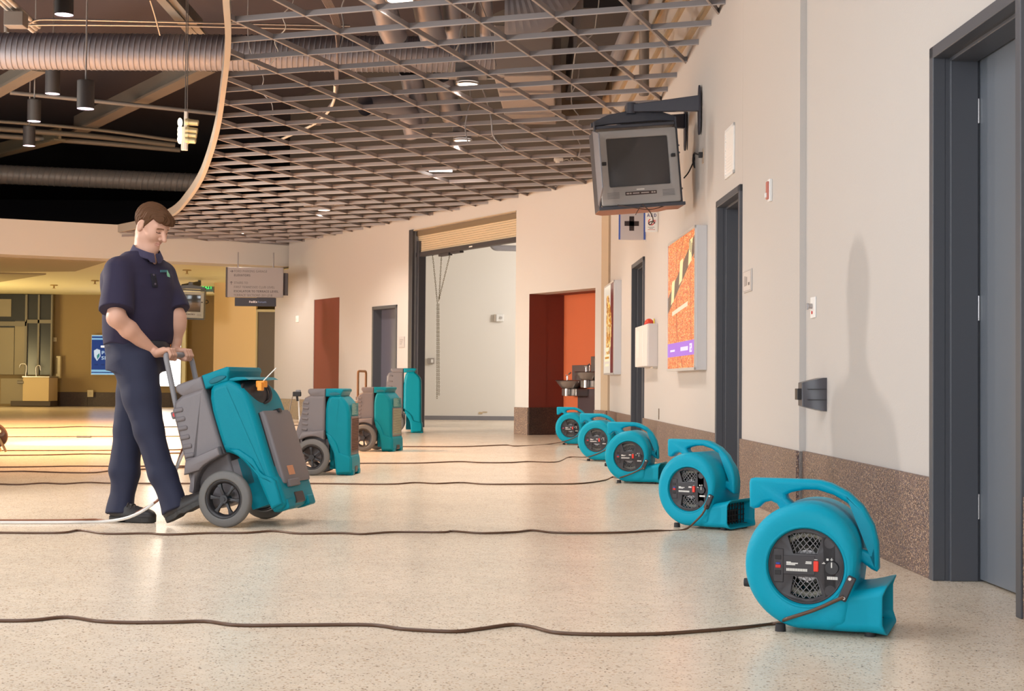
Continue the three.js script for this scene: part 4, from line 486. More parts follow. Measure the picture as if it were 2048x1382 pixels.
{ const D = 42.15, a = at(114.5, 756, D), b = at(124, 712, D); const g = thing('hand_dryer', 'narrow pale wall fixture beside the far counter cabinet', 'fixture', a); const W = b.x - a.x, H = b.y - a.y; part(g, 'body', rbox(0, W, 0, H, 0, 0.14, 0.02), mat(0.55, 0.48, 0.34, 0.5)); part(g, 'slot', rbox(-0.01, W * 0.35, 0.12, H - 0.05, 0.02, 0.145, 0.01), mat(0.15, 0.11, 0.06, 0.6)); part(g, 'shelf', rbox(-0.28, W, -0.01, 0.02, 0, 0.16, 0.006), mat(0.5, 0.43, 0.3, 0.5)); }
for (const [x, y, w, h, l] of [[110, 679, 0.05, 0.06, 'small pale thermostat on the brown far wall'], [181, 787, 0.085, 0.1, 'pale outlet plate on the dark far base strip']]) { const p = at(x, y, 42.12); const g = thing('wall_plate', l, 'wall plate', p); part(g, 'plate', rbox(-w, w, -h, h, -0.02, 0.03, 0.01), mat(0.55, 0.47, 0.33, 0.5)); part(g, 'button', rbox(-w * 0.4, w * 0.4, -h * 0.4, h * 0.4, 0.03, 0.04, 0.004), mat(0.48, 0.4, 0.28, 0.5)); }
for (const [x, y, l] of [[108, 570.5, 'left sprinkler head on the yellow ceiling'], [190, 561.5, 'right sprinkler head on the yellow ceiling near the man'], [374, 540.5, 'sprinkler head on the ceiling right of the man']]) { const p = onY(x, y, 3.205); const g = thing('sprinkler', l, 'sprinkler', p); part(g, 'escutcheon', new THREE.CylinderGeometry(0.09, 0.1, 0.02, 18), mat(0.4, 0.26, 0.08, 0.4)); part(g, 'head', [new THREE.CylinderGeometry(0.02, 0.02, 0.08, 10).translate(0, -0.04, 0), new THREE.CylinderGeometry(0.045, 0.045, 0.006, 14).translate(0, -0.08, 0)], mat(0.35, 0.22, 0.06, 0.4)); }
// low round studio lamp just inside the left edge
{ const p = onY(-3, 904, 0); const g = thing('floor_lamp', 'round studio lamp head on a low stand at the left edge', 'lamp', V(p.x, 0, p.z)); part(g, 'reflector', new THREE.LatheGeometry([[0.02, 0.1], [0.06, 0.1], [0.08, 0.04], [0.135, -0.03], [0.14, -0.035], [0.13, -0.03]].map(([a, b]) => new THREE.Vector2(a, b)), 36).rotateX(-Math.PI / 2 + 0.3).translate(-0.03, 0.19, 0), mat(0.20, 0.12, 0.08, 0.5)); part(g, 'stand_leg', [rod(V(0, 0.16, 0), V(0.09, 0.008, 0.03), 0.014), rod(V(-0.05, 0.16, 0), V(-0.16, 0.008, 0.05), 0.014), rod(V(-0.03, 0.16, 0), V(-0.03, 0.008, -0.14), 0.014)], mat(0.28, 0.22, 0.12, 0.5)); }
// ---------- air movers ----------
const MK = 0.000438; // metres per unit of the outline below; the inlet's centre is the origin
function makeMover() {
  const root = thing('air_mover', '', 'air mover');
  const CY = 0.217, HZ = 0.175;
  const P = (x, y) => [x * MK, y * MK + CY];
  // housing: a scroll with a round inlet through it
  const outline = [];
  for (let a = 8; a <= 256; a += 6) { const t = (a - 8) / 82; const r = a < 90 ? 372 + (468 - 372) * Math.sin(Math.min(1, t) * Math.PI / 2) : a < 180 ? 468 - 10 * (a - 90) / 90 : 458 + 12 * (a - 180) / 76; outline.push(P(r * Math.cos(rad(a)), r * Math.sin(rad(a)))); }
  outline.push(P(-60, -466), P(180, -466), P(300, -430), P(330, -300), P(352, -120));
  // the wall at each angle: from the round inlet over the rounded front edge to the back
  const reach = (a) => { const dx = Math.cos(a), dy = Math.sin(a); let best = 0; for (let i = 0; i < outline.length; i++) { const [x0, y0] = outline[i], [x1, y1] = outline[(i + 1) % outline.length]; const ax = x0, ay = y0 - CY, ex = x1 - x0, ey = y1 - y0, den = dx * ey - dy * ex; if (Math.abs(den) < 1e-12) continue; const t = (ax * ey - ay * ex) / den, s = (ax * dy - ay * dx) / den; if (s >= -1e-6 && s <= 1 + 1e-6 && t > best) best = t; } return best; };
  const around = []; for (let i = 0; i <= 120; i++) { const a = i / 120 * Math.PI * 2, R = reach(a), b = Math.max(0.012, Math.min(0.038, R - 0.137)); const pr = [[0.1215, -HZ + 0.04], [0.1215, HZ - 0.016], [0.1235, HZ - 0.007], [0.1275, HZ - 0.001], [0.132, HZ], [Math.max(0.1345, R - b), HZ]]; for (let k = 1; k <= 6; k++) { const q = k / 6 * Math.PI / 2; pr.push([R - b + b * Math.sin(q), HZ - b + b * Math.cos(q)]); } for (let k = 0; k <= 6; k++) { const q = k / 6 * Math.PI / 2; pr.push([R - b + b * Math.cos(q), -HZ + b - b * Math.sin(q)]); } pr.push([0.1215, -HZ]); around.push(pr.map(([r, z]) => V(Math.cos(a) * r, CY + Math.sin(a) * r, z))); }
  const shell = smooth(loft(around), 0.9);
  const backPlate = ext(poly(outline.map(([x, y]) => [x * 0.9, (y - CY) * 0.9 + CY])), 0.01, 0, 1).translate(0, 0, -HZ + 0.035);
  const lip = new THREE.TorusGeometry(0.13, 0.0055, 8, 64).translate(0, CY, HZ - 0.004);
  // outlet nozzle with a flared mouth
  const sect = (x, y0, y1, hz, r) => rrect(hz, (y1 - y0) / 2, r).map(([z, y]) => V(x, (y0 + y1) / 2 + y, z));
  const nz = [[0.0, 0.012, 0.06, 0.15, 0.02], [0.06, 0.012, 0.085, 0.164, 0.03], [0.105, 0.012, 0.112, 0.167, 0.03], [0.15, 0.012, 0.146, 0.167, 0.03], [0.19, 0.013, 0.152, 0.165, 0.03], [0.222, 0.012, 0.158, 0.168, 0.032], [0.246, 0.009, 0.166, 0.174, 0.034], [0.256, 0.008, 0.168, 0.176, 0.034], [0.259, 0.012, 0.163, 0.171, 0.032], [0.25, 0.017, 0.155, 0.165, 0.03], [0.215, 0.022, 0.143, 0.156, 0.026], [0.15, 0.024, 0.138, 0.152, 0.024]].map((a) => sect(...a));
  // mouth is scooped: middle of each side set back
  nz.forEach((r, j) => { if (j > 4 && j < 10) r.forEach((p) => { const t = (p.y - 0.088) / 0.08; p.x -= 0.022 * Math.max(0, 1 - t * t); }); });
  const nozzle = loft(nz);
  // handle: arch standing on the middle of the housing
  const H2 = [[100, 170], [108, 142], [132, 135], [560, 135], [640, 140], [720, 160], [850, 224], [960, 326], [1038, 466], [1070, 600], [1076, 790], [1062, 810], [1020, 792], [950, 742], [900, 745], [900, 640], [950, 642], [1006, 662], [1012, 630], [1008, 570], [985, 474], [930, 382], [840, 302], [740, 246], [620, 212], [520, 214], [420, 238], [385, 256], [390, 280], [440, 325], [470, 420], [340, 430], [330, 356], [312, 328], [268, 308], [215, 320], [172, 362], [132, 372], [104, 356]];
  const handle = smooth(ext(poly(H2.map(([x, y]) => P(x - 583, 757 - y))), 0.062, 0.012, 3), 0.9).translate(0, 0, 0.0);
  part(root, 'housing', [shell, backPlate, nozzle, lip], M.teal);
  part(root, 'handle', handle, M.teal);
  // feet
  for (const [x, z] of [[-0.085, 0.14], [-0.085, -0.14], [0.2, 0.13], [0.2, -0.13]]) part(root, 'foot', new THREE.CylinderGeometry(0.016, 0.018, 0.024, 14).translate(x, 0.012, z), M.rubber);
  part(root, 'bumper', new THREE.CylinderGeometry(0.014, 0.016, 0.03, 12).rotateZ(Math.PI / 2).translate(-0.205, CY - 0.075, 0.06), M.rubber);
  // outlet grille
  const bars = []; for (let i = 0; i < 9; i++) bars.push(box(0.185, 0.19, 0.02, 0.145, -0.14 + i * 0.035 - 0.0025, -0.14 + i * 0.035 + 0.0025)); for (let i = 0; i < 4; i++) bars.push(box(0.183, 0.188, 0.04 + i * 0.028, 0.044 + i * 0.028, -0.155, 0.155));
  const og = part(root, 'outlet_grille', bars, M.blackPlastic); part(og, 'outlet_throat', box(0.14, 0.146, 0.02, 0.142, -0.153, 0.153), M.rubber);
  // squirrel cage and motor inside
  const vanes = []; for (let i = 0; i < 28; i++) { const a = i / 28 * Math.PI * 2; const b = box(-0.0015, 0.0015, 0.088, 0.108, -0.1, 0.1); b.rotateZ(a); b.translate(0, CY, 0); vanes.push(b); }
  vanes.push(new THREE.TorusGeometry(0.098, 0.01, 6, 40).translate(0, CY, 0.1), new THREE.CylinderGeometry(0.11, 0.11, 0.01, 32).rotateX(Math.PI / 2).translate(0, CY, -0.1));
  part(root, 'fan_wheel', vanes, mat(0.45, 0.42, 0.33, 0.5));
  part(root, 'motor', [new THREE.CylinderGeometry(0.062, 0.062, 0.16, 28).rotateX(Math.PI / 2).translate(0, CY, 0.03), new THREE.CylinderGeometry(0.05, 0.062, 0.02, 28).rotateX(Math.PI / 2).translate(0, CY, 0.12), ...[0, 1, 2, 3].map((i) => box(-0.055, 0.055, -0.003, 0.003, 0.1, 0.132).rotateZ(i * Math.PI / 4).translate(0, CY, 0))], M.steel);
  // control panel: a disc with two windows
  const Z = HZ - 0.02;
  const disc = new THREE.Shape(); disc.absarc(0, CY, 0.1195, 0, Math.PI * 2);
  const win = (pts) => { const h = new THREE.Path(); pts.forEach(([x, y], i) => { const q = P(x, y); i ? h.lineTo(...q) : h.moveTo(...q); }); h.closePath(); disc.holes.push(h); };
  win([[-93, 92], [82, 92], [117, 218], [70, 240], [-10, 248], [-90, 240], [-133, 218]]); win([[-93, -78], [-113, -205], [-70, -230], [0, -240], [70, -230], [120, -205], [82, -78]]);
  for (const [x, y] of [[-176, 176], [172, 180], [-168, -180], [178, -172]]) { const h = new THREE.Path(); h.absarc(x * MK, y * MK + CY, 0.0155, 0, 6.2832, true); disc.holes.push(h); }
  const face = part(root, 'control_panel', [smooth(ext(disc, 0.014, 0.002, 2, 40), 0.5).translate(0, 0, Z), new THREE.TorusGeometry(0.119, 0.004, 8, 64).translate(0, CY, Z + 0.004), ...[[-176, 176], [172, 180], [-168, -180], [178, -172]].flatMap(([x, y]) => [new THREE.CylinderGeometry(0.018, 0.018, 0.004, 20).rotateX(Math.PI / 2).translate(x * MK, y * MK + CY, Z - 0.02), new THREE.CylinderGeometry(0.006, 0.006, 0.012, 8).rotateX(Math.PI / 2).translate(x * MK, y * MK + CY, Z - 0.014)]), rbox(-0.105, -0.072, CY - 0.055, CY + 0.055, Z, Z + 0.0105, 0.003), rbox(-0.075, 0.03, CY - 0.028, CY + 0.034, Z, Z + 0.0085, 0.003)], M.panelBlack);
  for (const [cy, y0, y1, hw] of [[168, 92, 245, 0.058], [-158, -240, -78, 0.056]]) { const lat = []; for (let i = -3; i <= 3; i++) for (const s of [-1, 1]) { const g = box(-0.0011, 0.0011, -0.06, 0.06, -0.0015, 0.0015); g.rotateZ(s * 0.72); g.translate(i * 0.021, cy * MK + CY, Z - 0.008); const p = g.attributes.position; for (let k = 0; k < p.count; k++) { const y = Math.max(y0 * MK + CY - 0.002, Math.min(y1 * MK + CY + 0.002, p.getY(k))); const t = (y - p.getY(k)); p.setX(k, Math.max(-hw, Math.min(hw, p.getX(k) - t * Math.tan(s * 0.72) * 1))); p.setY(k, y); } lat.push(g); }
  part(face, 'wire_guard', lat, M.steelGrey); }
  const pz = Z + 0.0105;
  part(face, 'outlet_socket', [[-205, 60], [-205, -52]].map(([x, y]) => rbox((x - 24) * MK, (x + 24) * MK, (y - 16) * MK + CY, (y + 16) * MK + CY, pz - 0.002, pz + 0.0015, 0.002)), M.rubber);
  part(face, 'reset_button', rbox(-223 * MK, -183 * MK, -18 * MK + CY, 6 * MK + CY, pz - 0.001, pz + 0.004, 0.002), M.red);
  part(face, 'test_button', rbox(-220 * MK, -187 * MK, 8 * MK + CY, 22 * MK + CY, pz - 0.001, pz + 0.0035, 0.002), mat(0.03, 0.06, 0.35, 0.4));
  part(face, 'power_switch', [rbox(57 * MK, 93 * MK, -34 * MK + CY, 44 * MK + CY, pz - 0.004, pz + 0.0045, 0.003)], mat(0.65, 0.035, 0.02, 0.3, { emissive: new THREE.Color(0.5, 0.02, 0.01), emissiveIntensity: 0.35 }));
  const kn = part(face, 'knob', [new THREE.CylinderGeometry(0.0205, 0.022, 0.014, 28).rotateX(Math.PI / 2).translate(192 * MK, CY, Z + 0.014)], M.blackPlastic);
  part(kn, 'pointer', rbox(187 * MK, 196 * MK, 2 * MK + CY, 42 * MK + CY, Z + 0.02, Z + 0.0222, 0.001), M.offWhite);
  const pr = []; const W = (x0, x1, y0, y1, z = pz - 0.0018) => pr.push(box(x0 * MK, x1 * MK, y0 * MK + CY, y1 * MK + CY, z, z + 0.0006));
  W(-143, -58, 16, 24); W(-143, -78, 6, 13); W(-143, -110, 25, 31); for (let i = 0; i < 13; i++) W(-143 + i * 12, -134 + i * 12, -38, -18); W(0, 42, 30, 38); W(-3, 42, 20, 27); W(62, 86, 52, 56);
  part(face, 'printed_marks', pr.splice(0), M.offWhite); const zz = Z + 0.0072; W(118, 142, 26, 31, zz); W(128, 135, 31, 38, zz); W(150, 166, 50, 66, zz); W(178, 198, 55, 60, zz); W(185, 191, 48, 70, zz); for (let i = 0; i < 6; i++) W(155 + i * 13, 166 + i * 13, -88, -66, zz);
  part(face, 'dial_marks', pr, M.offWhite);
  // cord clip on the lower right of the inlet
  const clip = part(root, 'cord_clip', [rbox(-0.014, 0.014, -0.042, 0.042, -0.006, 0.014, 0.005).rotateZ(-0.42).translate(0.1335, CY - 0.062, HZ)], M.panelBlack);
  part(clip, 'screw', [[0.143, 0.032], [0.124, -0.03]].map(([x, y]) => new THREE.CylinderGeometry(0.0048, 0.0048, 0.004, 12).rotateX(Math.PI / 2).translate(x - 0.0, CY - 0.062 + y, HZ + 0.0155)), M.offWhite);
  return root;
}
const mover0 = makeMover();
const MOVERS = [ // pixel of the front left foot, turn, label
  [1561, 1262, 20, 'nearest and largest teal air mover, its cord crossing the foreground floor'],
  [1354, 1054, 35, 'second teal air mover from the camera, its dark outlet grille turned towards us'],
  [1238, 966, 16, 'middle teal air mover of the row of five along the right wall'],
  [1177, 922, 17, 'fourth teal air mover from the camera, partly hidden by the middle one'],
  [1128, 889.5, 14, 'farthest and smallest teal air mover, standing by the red alcove'],
];
const moverAt = [];
MOVERS.forEach(([x, y, th, label], i) => {
  const m = i ? mover0.clone() : mover0; if (i) { m.name = numbered('air_mover'); scene.add(m); }
  const t = -rad(th), p = onY(x, y, 0), off = V(-0.085, 0, 0.14).applyAxisAngle(V(0, 1, 0), t);
  off.multiplyScalar(0.975); m.scale.setScalar(0.975); m.position.set(p.x - off.x, 0, p.z - off.z); m.rotation.order = 'YXZ'; m.rotation.y = t; tag(m, label, 'air mover', 'row of teal air movers'); moverAt.push(m);
});
// ---------- dehumidifiers ----------
function makeDehu(label, { h = 0.72, filter = null, door = false, handle = 0.2, handleMat = M.steelGrey, ribs = 6, plain = false, lean = 0, wx = 0 }) {
  const root = thing('dehumidifier', label, 'dehumidifier'); const WR = 0.152, k = h - 0.72;
  const ZH = 0.2, seam = 0.1;
  const arc = (cx, cy, r, a0, a1, n = 12) => Array.from({ length: n + 1 }, (_, i) => { const a = rad(a0 + (a1 - a0) * i / n); return [cx + r * Math.cos(a), cy + r * Math.sin(a)]; });
  // rear half, grey
  const g = [[seam - 0.003, 0.665 + k], [-0.03, 0.665 + k], [-0.075, 0.645 + k], [-0.098, 0.60 + k], [-0.118, 0.2], ...arc(wx, WR, 0.178, 163, wx ? 96 : 57, 10), [seam - 0.003, 0.338]];
  part(root, 'rear_shell', [ext(poly(g), ZH * 2, 0.022, 6), rbox(-0.1, seam - 0.003, 0.11, 0.6 + k, -ZH + 0.06, ZH - 0.06, 0.02), box(-0.06 + wx, 0.12 + wx, 0.17, 0.3, -0.13, 0.13)], M.plasticGrey);
  part(root, 'rear_rim', [smooth(ext(poly([[seam - 0.003, 0.72 + k], [-0.036, 0.72 + k], [-0.05, 0.712 + k], [-0.052, 0.69 + k], [-0.036, 0.668 + k], [-0.02, 0.655 + k], [seam - 0.003, 0.655 + k]]), ZH * 2 - 0.01, 0.012, 3), 0.8)], M.plasticGrey);
  for (const s of [-1, 1]) part(root, 'wheel_fender', [smooth(ext(poly([[-0.1, 0.335], [-0.088, 0.36], [seam - 0.004, 0.375], [seam - 0.004, wx ? 0.335 : 0.3], ...arc(wx, WR, 0.172, wx ? 96 : 58, 122, 8), [-0.115, 0.30]]), 0.05, 0.01, 3), 0.8).translate(0, 0, s * (ZH + 0.012))], M.plasticGrey);
  // ribs up the rear edge, on both sides
  for (let i = 0; i < ribs; i++) { const y = 0.385 + i * (0.22 + k) / (ribs - 1); const x = -0.105 + (y - 0.2) * 0.045; for (const s of [-1, 1]) part(root, 'rib', rbox(-0.004, 0.05, -0.012, 0.012, -0.02, 0.02, 0.01, 3).rotateZ(-0.12).translate(x, y, s * (ZH - 0.012)), M.plasticGrey); }
  // front half, teal
  const front = [[seam, 0.665 + k], [0.222, 0.665 + k], [0.238, 0.655 + k], [0.268, 0.625 + k], [0.296, 0.585 + k], [0.31, 0.53 + k], [0.312, 0.4], [0.312, 0.17], [0.326, 0.145], [0.33, 0.06], [0.326, 0.012], [0.2 + wx, 0.0], [0.192 + wx, 0.012], [0.186 + wx, 0.06], [0.183 + wx, 0.12], [0.172 + wx, 0.2], [0.128 + wx, 0.283], [seam + wx * 0.3, 0.34], [seam, 0.34]];
  part(root, 'front_shell', [ext(poly(chaikin(front, 2)), ZH * 2 + 0.012, 0.034, 7), box(0.13, 0.24, 0.05, 0.3, -0.13, 0.13)], M.teal2);
  part(root, 'front_rim', [smooth(ext(poly([[seam, 0.722 + k], [0.236, 0.722 + k], [0.248, 0.715 + k], [0.248, 0.698 + k], [0.238, 0.688 + k], [0.226, 0.655 + k], [seam, 0.655 + k]]), ZH * 2 - 0.004, 0.012, 3), 0.8)], M.teal2);
  for (const s of [-1, 1]) { // raised flank that follows the wheel arch and the hand hold below the rim
    part(root, 'side_flank', smooth(ext(poly([[0.112 + wx * 0.4, 0.35], [0.15 + wx * 0.6, 0.335], [0.2 + wx * 0.7, 0.27], [0.225 + wx * 0.6, 0.19], [0.30, 0.165], [0.318, 0.14], [0.318, 0.03], [0.2 + wx, 0.02], [0.186 + wx, 0.115], [0.176 + wx, 0.19], [0.13 + wx, 0.28]]), 0.05, 0.014, 4), 0.8).translate(0, 0, s * (ZH - 0.006)), M.teal2);
    part(root, 'hand_hold', smooth(ext(spline([[0.14, 0.668 + k], [0.2, 0.668 + k], [0.225, 0.678 + k], [0.2, 0.69 + k], [0.15, 0.69 + k], [0.132, 0.68 + k]], 24), 0.02, 0.004, 2), 0.8).translate(0, 0, s * (ZH - 0.006)), mat(0, 0.12, 0.16, 0.6));
  }
  for (const s of [-1, 1]) part(root, 'front_foot', [rbox(0.255, 0.335, 0.0, 0.05, s * 0.13 - 0.045, s * 0.13 + 0.045, 0.012)], M.teal2);
  part(root, 'toe_slot', rbox(0.3, 0.333, 0.02, 0.075, -0.06, 0.06, 0.01), M.blackPlastic);
  // fascia
  if (!plain) {
    const zf = [-0.165, 0.165];
    if (filter) { const f = part(root, 'filter_frame', [rbox(0.3, 0.318, 0.17, 0.186, zf[0], zf[1], 0.004), rbox(0.3, 0.318, 0.474, 0.49, zf[0], zf[1], 0.004), rbox(0.3, 0.318, 0.17, 0.49, zf[0], zf[0] + 0.012, 0.004), rbox(0.3, 0.318, 0.17, 0.49, zf[1] - 0.012, zf[1], 0.004)], M.plasticGrey);
      part(f, 'filter_backing', box(0.306, 0.3135, 0.18, 0.48, zf[0] + 0.01, zf[1] - 0.01), mat(...filter.back, 0.8)); for (let i = 0; i < 22; i++) part(f, 'filter_pleat', rbox(0.309, 0.3185, 0.19 + i * 0.0132, 0.197 + i * 0.0132, zf[0] + 0.012, zf[1] - 0.012, 0.003, 1), filter.m || (filter.m = mat(...filter.slat, 0.7))); }
    if (door) { const d = part(root, 'filter_door', [smooth(ext(poly([[0.29, 0.12], [0.336, 0.12], [0.34, 0.14], [0.34, 0.45], [0.33, 0.475], [0.29, 0.475]]), 0.33, 0.012, 3), 0.8).translate(0, 0, -0.02)], M.plasticGrey); part(d, 'rating_sticker', box(0.3395, 0.3415, 0.155, 0.2, 0.0, 0.075), mat(0.55, 0.24, 0.12, 0.5)); part(d, 'door_tab', rbox(0.325, 0.347, 0.1, 0.135, -0.02, 0.11, 0.006), M.plasticGrey); part(d, 'latch', rbox(0.3, 0.345, 0.462, 0.482, -0.06, -0.03, 0.004), M.blackPlastic);
      // side recess beside the door
      part(root, 'door_gap', box(0.283, 0.313, 0.13, 0.47, 0.146, 0.158), M.blackPlastic);
      // hose bay
      const bay = part(root, 'hose_bay', [new THREE.SphereGeometry(1, 36, 24).scale(0.066, 0.078, 0.168).rotateZ(0.3).translate(0.262, 0.577, 0.028)], M.blackPlastic);
      const loops = []; for (let i = 0; i < 4; i++) { const c = V(0.312 - i * 0.012, 0.57 + i * 0.004, 0.04 + i * 0.035); loops.push(new THREE.TorusGeometry(0.05 - i * 0.003, 0.007, 8, 32).rotateY(rad(60 + i * 10)).translate(c.x, c.y, c.z)); }
      part(bay, 'coiled_cord', loops, M.rubber);
      part(bay, 'orange_plug', [rbox(-0.02, 0.025, -0.016, 0.016, -0.022, 0.022, 0.006).rotateZ(-0.3).translate(0.345, 0.602, 0.1), rbox(-0.012, 0.012, -0.02, 0.02, -0.012, 0.02, 0.004).rotateZ(-0.3).translate(0.352, 0.588, 0.13)], mat(0.85, 0.30, 0.02, 0.45));
      part(bay, 'cable_tie', rod(V(0.35, 0.605, 0.11), V(0.43, 0.655, 0.07), 0.0028, 6), M.offWhite);
      part(root, 'bay_lid', [smooth(ext(poly([[0.2, 0.668], [0.262, 0.663], [0.305, 0.65], [0.326, 0.63], [0.302, 0.638], [0.25, 0.646], [0.2, 0.65]]), 0.37, 0.006, 2), 0.8).translate(0, 0, 0.0)], M.teal2); }
    else { const lab = canvasTex(256, 128, (x, w, hh) => { x.fillStyle = '#3d7f80'; x.fillRect(0, 0, w, hh); x.fillStyle = '#a8b8a8'; for (let i = 0; i < 9; i++) x.fillRect(12, 10 + i * 13, 110 + ((i * 37) % 60), 4); x.fillStyle = '#0d5f6c'; x.fillRect(190, 30, 50, 60); });
      const g2 = new THREE.BoxGeometry(0.004, 0.1, 0.28); const mm = new THREE.MeshStandardMaterial({ map: lab, roughness: 0.5 }); const p = part(root, 'control_label', g2.translate(0.3135, 0.55 + k * 0.3, 0.0), mm); p.rotation.set(0, 0, 0); }
  }
  // wheels
  for (const s of [-1, 1]) {
    const tyre = new THREE.LatheGeometry([[0.104, -0.024], [0.112, -0.026], [0.138, -0.024], [0.149, -0.015], [WR, 0], [0.149, 0.015], [0.138, 0.024], [0.112, 0.026], [0.104, 0.024], [0.104, -0.024]].map(([x, y]) => new THREE.Vector2(x, y)), 56).rotateX(Math.PI / 2);
    const w = part(root, 'wheel', tyre, M.tyre); w.position.set(wx, WR, s * 0.238);
    const sp = [new THREE.LatheGeometry([[0.084, -0.02], [0.106, -0.022], [0.106, 0.022], [0.098, 0.024], [0.084, 0.012], [0.084, -0.02]].map(([x, y]) => new THREE.Vector2(x, y)), 48).rotateX(Math.PI / 2), new THREE.CylinderGeometry(0.022, 0.026, 0.05, 20).rotateX(Math.PI / 2), new THREE.CylinderGeometry(0.01, 0.012, 0.058, 12).rotateX(Math.PI / 2)];
    for (let i = 0; i < 6; i++) { const q = smooth(ext(poly([[-0.009, 0.015], [0.009, 0.015], [0.007, 0.06], [0.015, 0.09], [-0.015, 0.09], [-0.007, 0.06]]), 0.018, 0.004, 2), 0.7); q.rotateZ(i * Math.PI / 3 + 0.1); sp.push(q); }
    part(w, 'spoked_rim', sp, M.blackPlastic);
  }
  part(root, 'axle', rod(V(wx, WR, -0.22), V(wx, WR, 0.22), 0.01), M.steel);
  // pull handle
  if (handle > 0) { const top = 0.66 + k + handle, hz = 0.14, x = -0.108; const pts = []; const rr = 0.035; const path = new THREE.CurvePath(), xt = x - lean; const l = (a, b) => path.add(new THREE.LineCurve3(a, b)); l(V(x, 0.5 + k, hz), V(xt, top - rr, hz)); path.add(new THREE.QuadraticBezierCurve3(V(xt, top - rr, hz), V(xt, top, hz), V(xt, top, hz - rr))); l(V(xt, top, hz - rr), V(xt, top, -hz + rr)); path.add(new THREE.QuadraticBezierCurve3(V(xt, top, -hz + rr), V(xt, top, -hz), V(xt, top - rr, -hz))); l(V(xt, top - rr, -hz), V(x, 0.5 + k, -hz));
    part(root, 'pull_handle', new THREE.TubeGeometry(path, 90, 0.0135, 10), handleMat); for (const s of [-1, 1]) part(root, 'handle_bracket', rbox(x - 0.02, x + 0.03, 0.575 + k, 0.61 + k, s * hz - 0.02, s * hz + 0.02, 0.006), M.plasticGrey); if (door) part(root, 'release_button', new THREE.CylinderGeometry(0.011, 0.011, 0.012, 14).rotateX(Math.PI / 2).translate(x + 0.004, 0.592 + k, hz + 0.022), M.red); }
  return root;
}
function placeDehu(m, x, y, yaw, tilt = 0, sc = null, shift = 0) { if (sc) { m.scale.set(...sc); m.children.forEach((c) => { if (c.name === 'wheel') { c.scale.set(1 / sc[0], 1 / sc[1], 1 / sc[2]); c.position.y = 0.152 / sc[1]; } }); } // x, y: pixel of the near wheel's contact with the floor
  const p = onY(x, y, 0); const t = -rad(yaw); const o = V(0, 0, 0.238 * (sc ? sc[2] : 1)).applyAxisAngle(V(0, 1, 0), t); const axle = V(p.x - o.x, 0.152, p.z - o.z);
  m.rotation.y = t; m.rotation.z = rad(tilt); m.position.copy(axle).sub(V(shift * (sc ? sc[0] : 1), 0.152, 0).applyEuler(m.rotation)); m.updateMatrixWorld(true); return m;
}
const dehu1 = placeDehu(makeDehu('teal and grey dehumidifier tipped back on its wheels by the man, orange plug in front', { door: true, handle: 0.226, lean: -0.03, wx: 0.06 }), 450, 1055, 14, 18.5, [1.12, 1.15, 1.1], 0.06);
const dehu2 = placeDehu(makeDehu('upright teal and grey dehumidifier with a brown filter, right behind the tipped one', { filter: { back: [0.06, 0.03, 0.02], slat: [0.17, 0.08, 0.05] }, handle: 0 }), 623.5, 951, 4.5);
const dehu3 = placeDehu(makeDehu('teal and grey dehumidifier with a pale filter and its bronze pull handle raised', { filter: { back: [0.1, 0.1, 0.07], slat: [0.42, 0.42, 0.31] }, handle: 0.24, handleMat: mat(0.20, 0.085, 0.02, 0.4) }), 727, 903, 13);
const dehu4 = placeDehu(makeDehu('tallest teal and grey dehumidifier, farthest back beside the roller shutter opening', { h: 0.99, plain: true, handle: 0.0, ribs: 7 }), 789, 866, -3, 0, [1.3, 1, 1.1]);
// ---------- cords lying on the floor ----------
function cord(name, label, floor, tail, r, m, cat = 'cord', group) {
  const pts = floor.map(([x, y]) => onY(x, y, r)); for (const [x, y, D] of tail) pts.push(at(x, y, D));
  return solo(name, tube(pts, r, pts.length * 9, 8), m, label, cat, group);
}
const dm = (i, v) => v.clone().applyMatrix4(moverAt[i].matrixWorld); moverAt.forEach((m) => m.updateMatrixWorld(true));
function moverCord(i, label, floor, r) { // runs over the floor and up the housing to the mover's clip
  const pts = floor.map(([x, y]) => onY(x, y, r)); for (const v of [V(-0.05, 0.052, 0.196), V(0.03, 0.082, 0.192), V(0.09, 0.112, 0.19), V(0.125, 0.13, 0.194)]) pts.push(dm(i, v));
  return solo('power_cord', tube(pts, r, pts.length * 9, 8), M.cord, label, 'cord', undefined);
}
moverCord(0, 'brown power cord crossing the near foreground to the closest air mover', [[-900, 1241], [-60, 1241], [60, 1240.5], [132, 1234], [194, 1242], [243, 1244.6], [347, 1244], [410, 1242.5], [471, 1250], [600, 1250], [746, 1250], [807, 1258], [914, 1262.6], [957, 1258], [1030, 1249], [1065, 1254], [1116, 1265.6], [1300, 1268], [1400, 1262], [1480, 1255], [1550, 1247]], 0.0058);
{ const r = 0.0056; const pts = [[-900, 1065], [-60, 1065], [128, 1065], [156, 1060.5], [215, 1067.5], [295, 1066.5], [333, 1069], [420, 1066], [493, 1065.5], [545, 1062], [600, 1067], [686, 1066], [721, 1068], [785, 1064], [893, 1064], [901, 1062], [961, 1066], [1030, 1064], [1065, 1060.6], [1107, 1065], [1236, 1065], [1300, 1061.5], [1372, 1058]].map(([x, y]) => onY(x, y, r)); for (const v of [V(0.07, 0.05, 0.205), V(0.115, 0.1, 0.2), V(0.128, 0.14, 0.196)]) pts.push(dm(1, v)); solo('power_cord', tube(pts, r, 220, 8), M.cord, 'brown power cord running past the tipped dehumidifier wheels to the second air mover', 'cord'); }
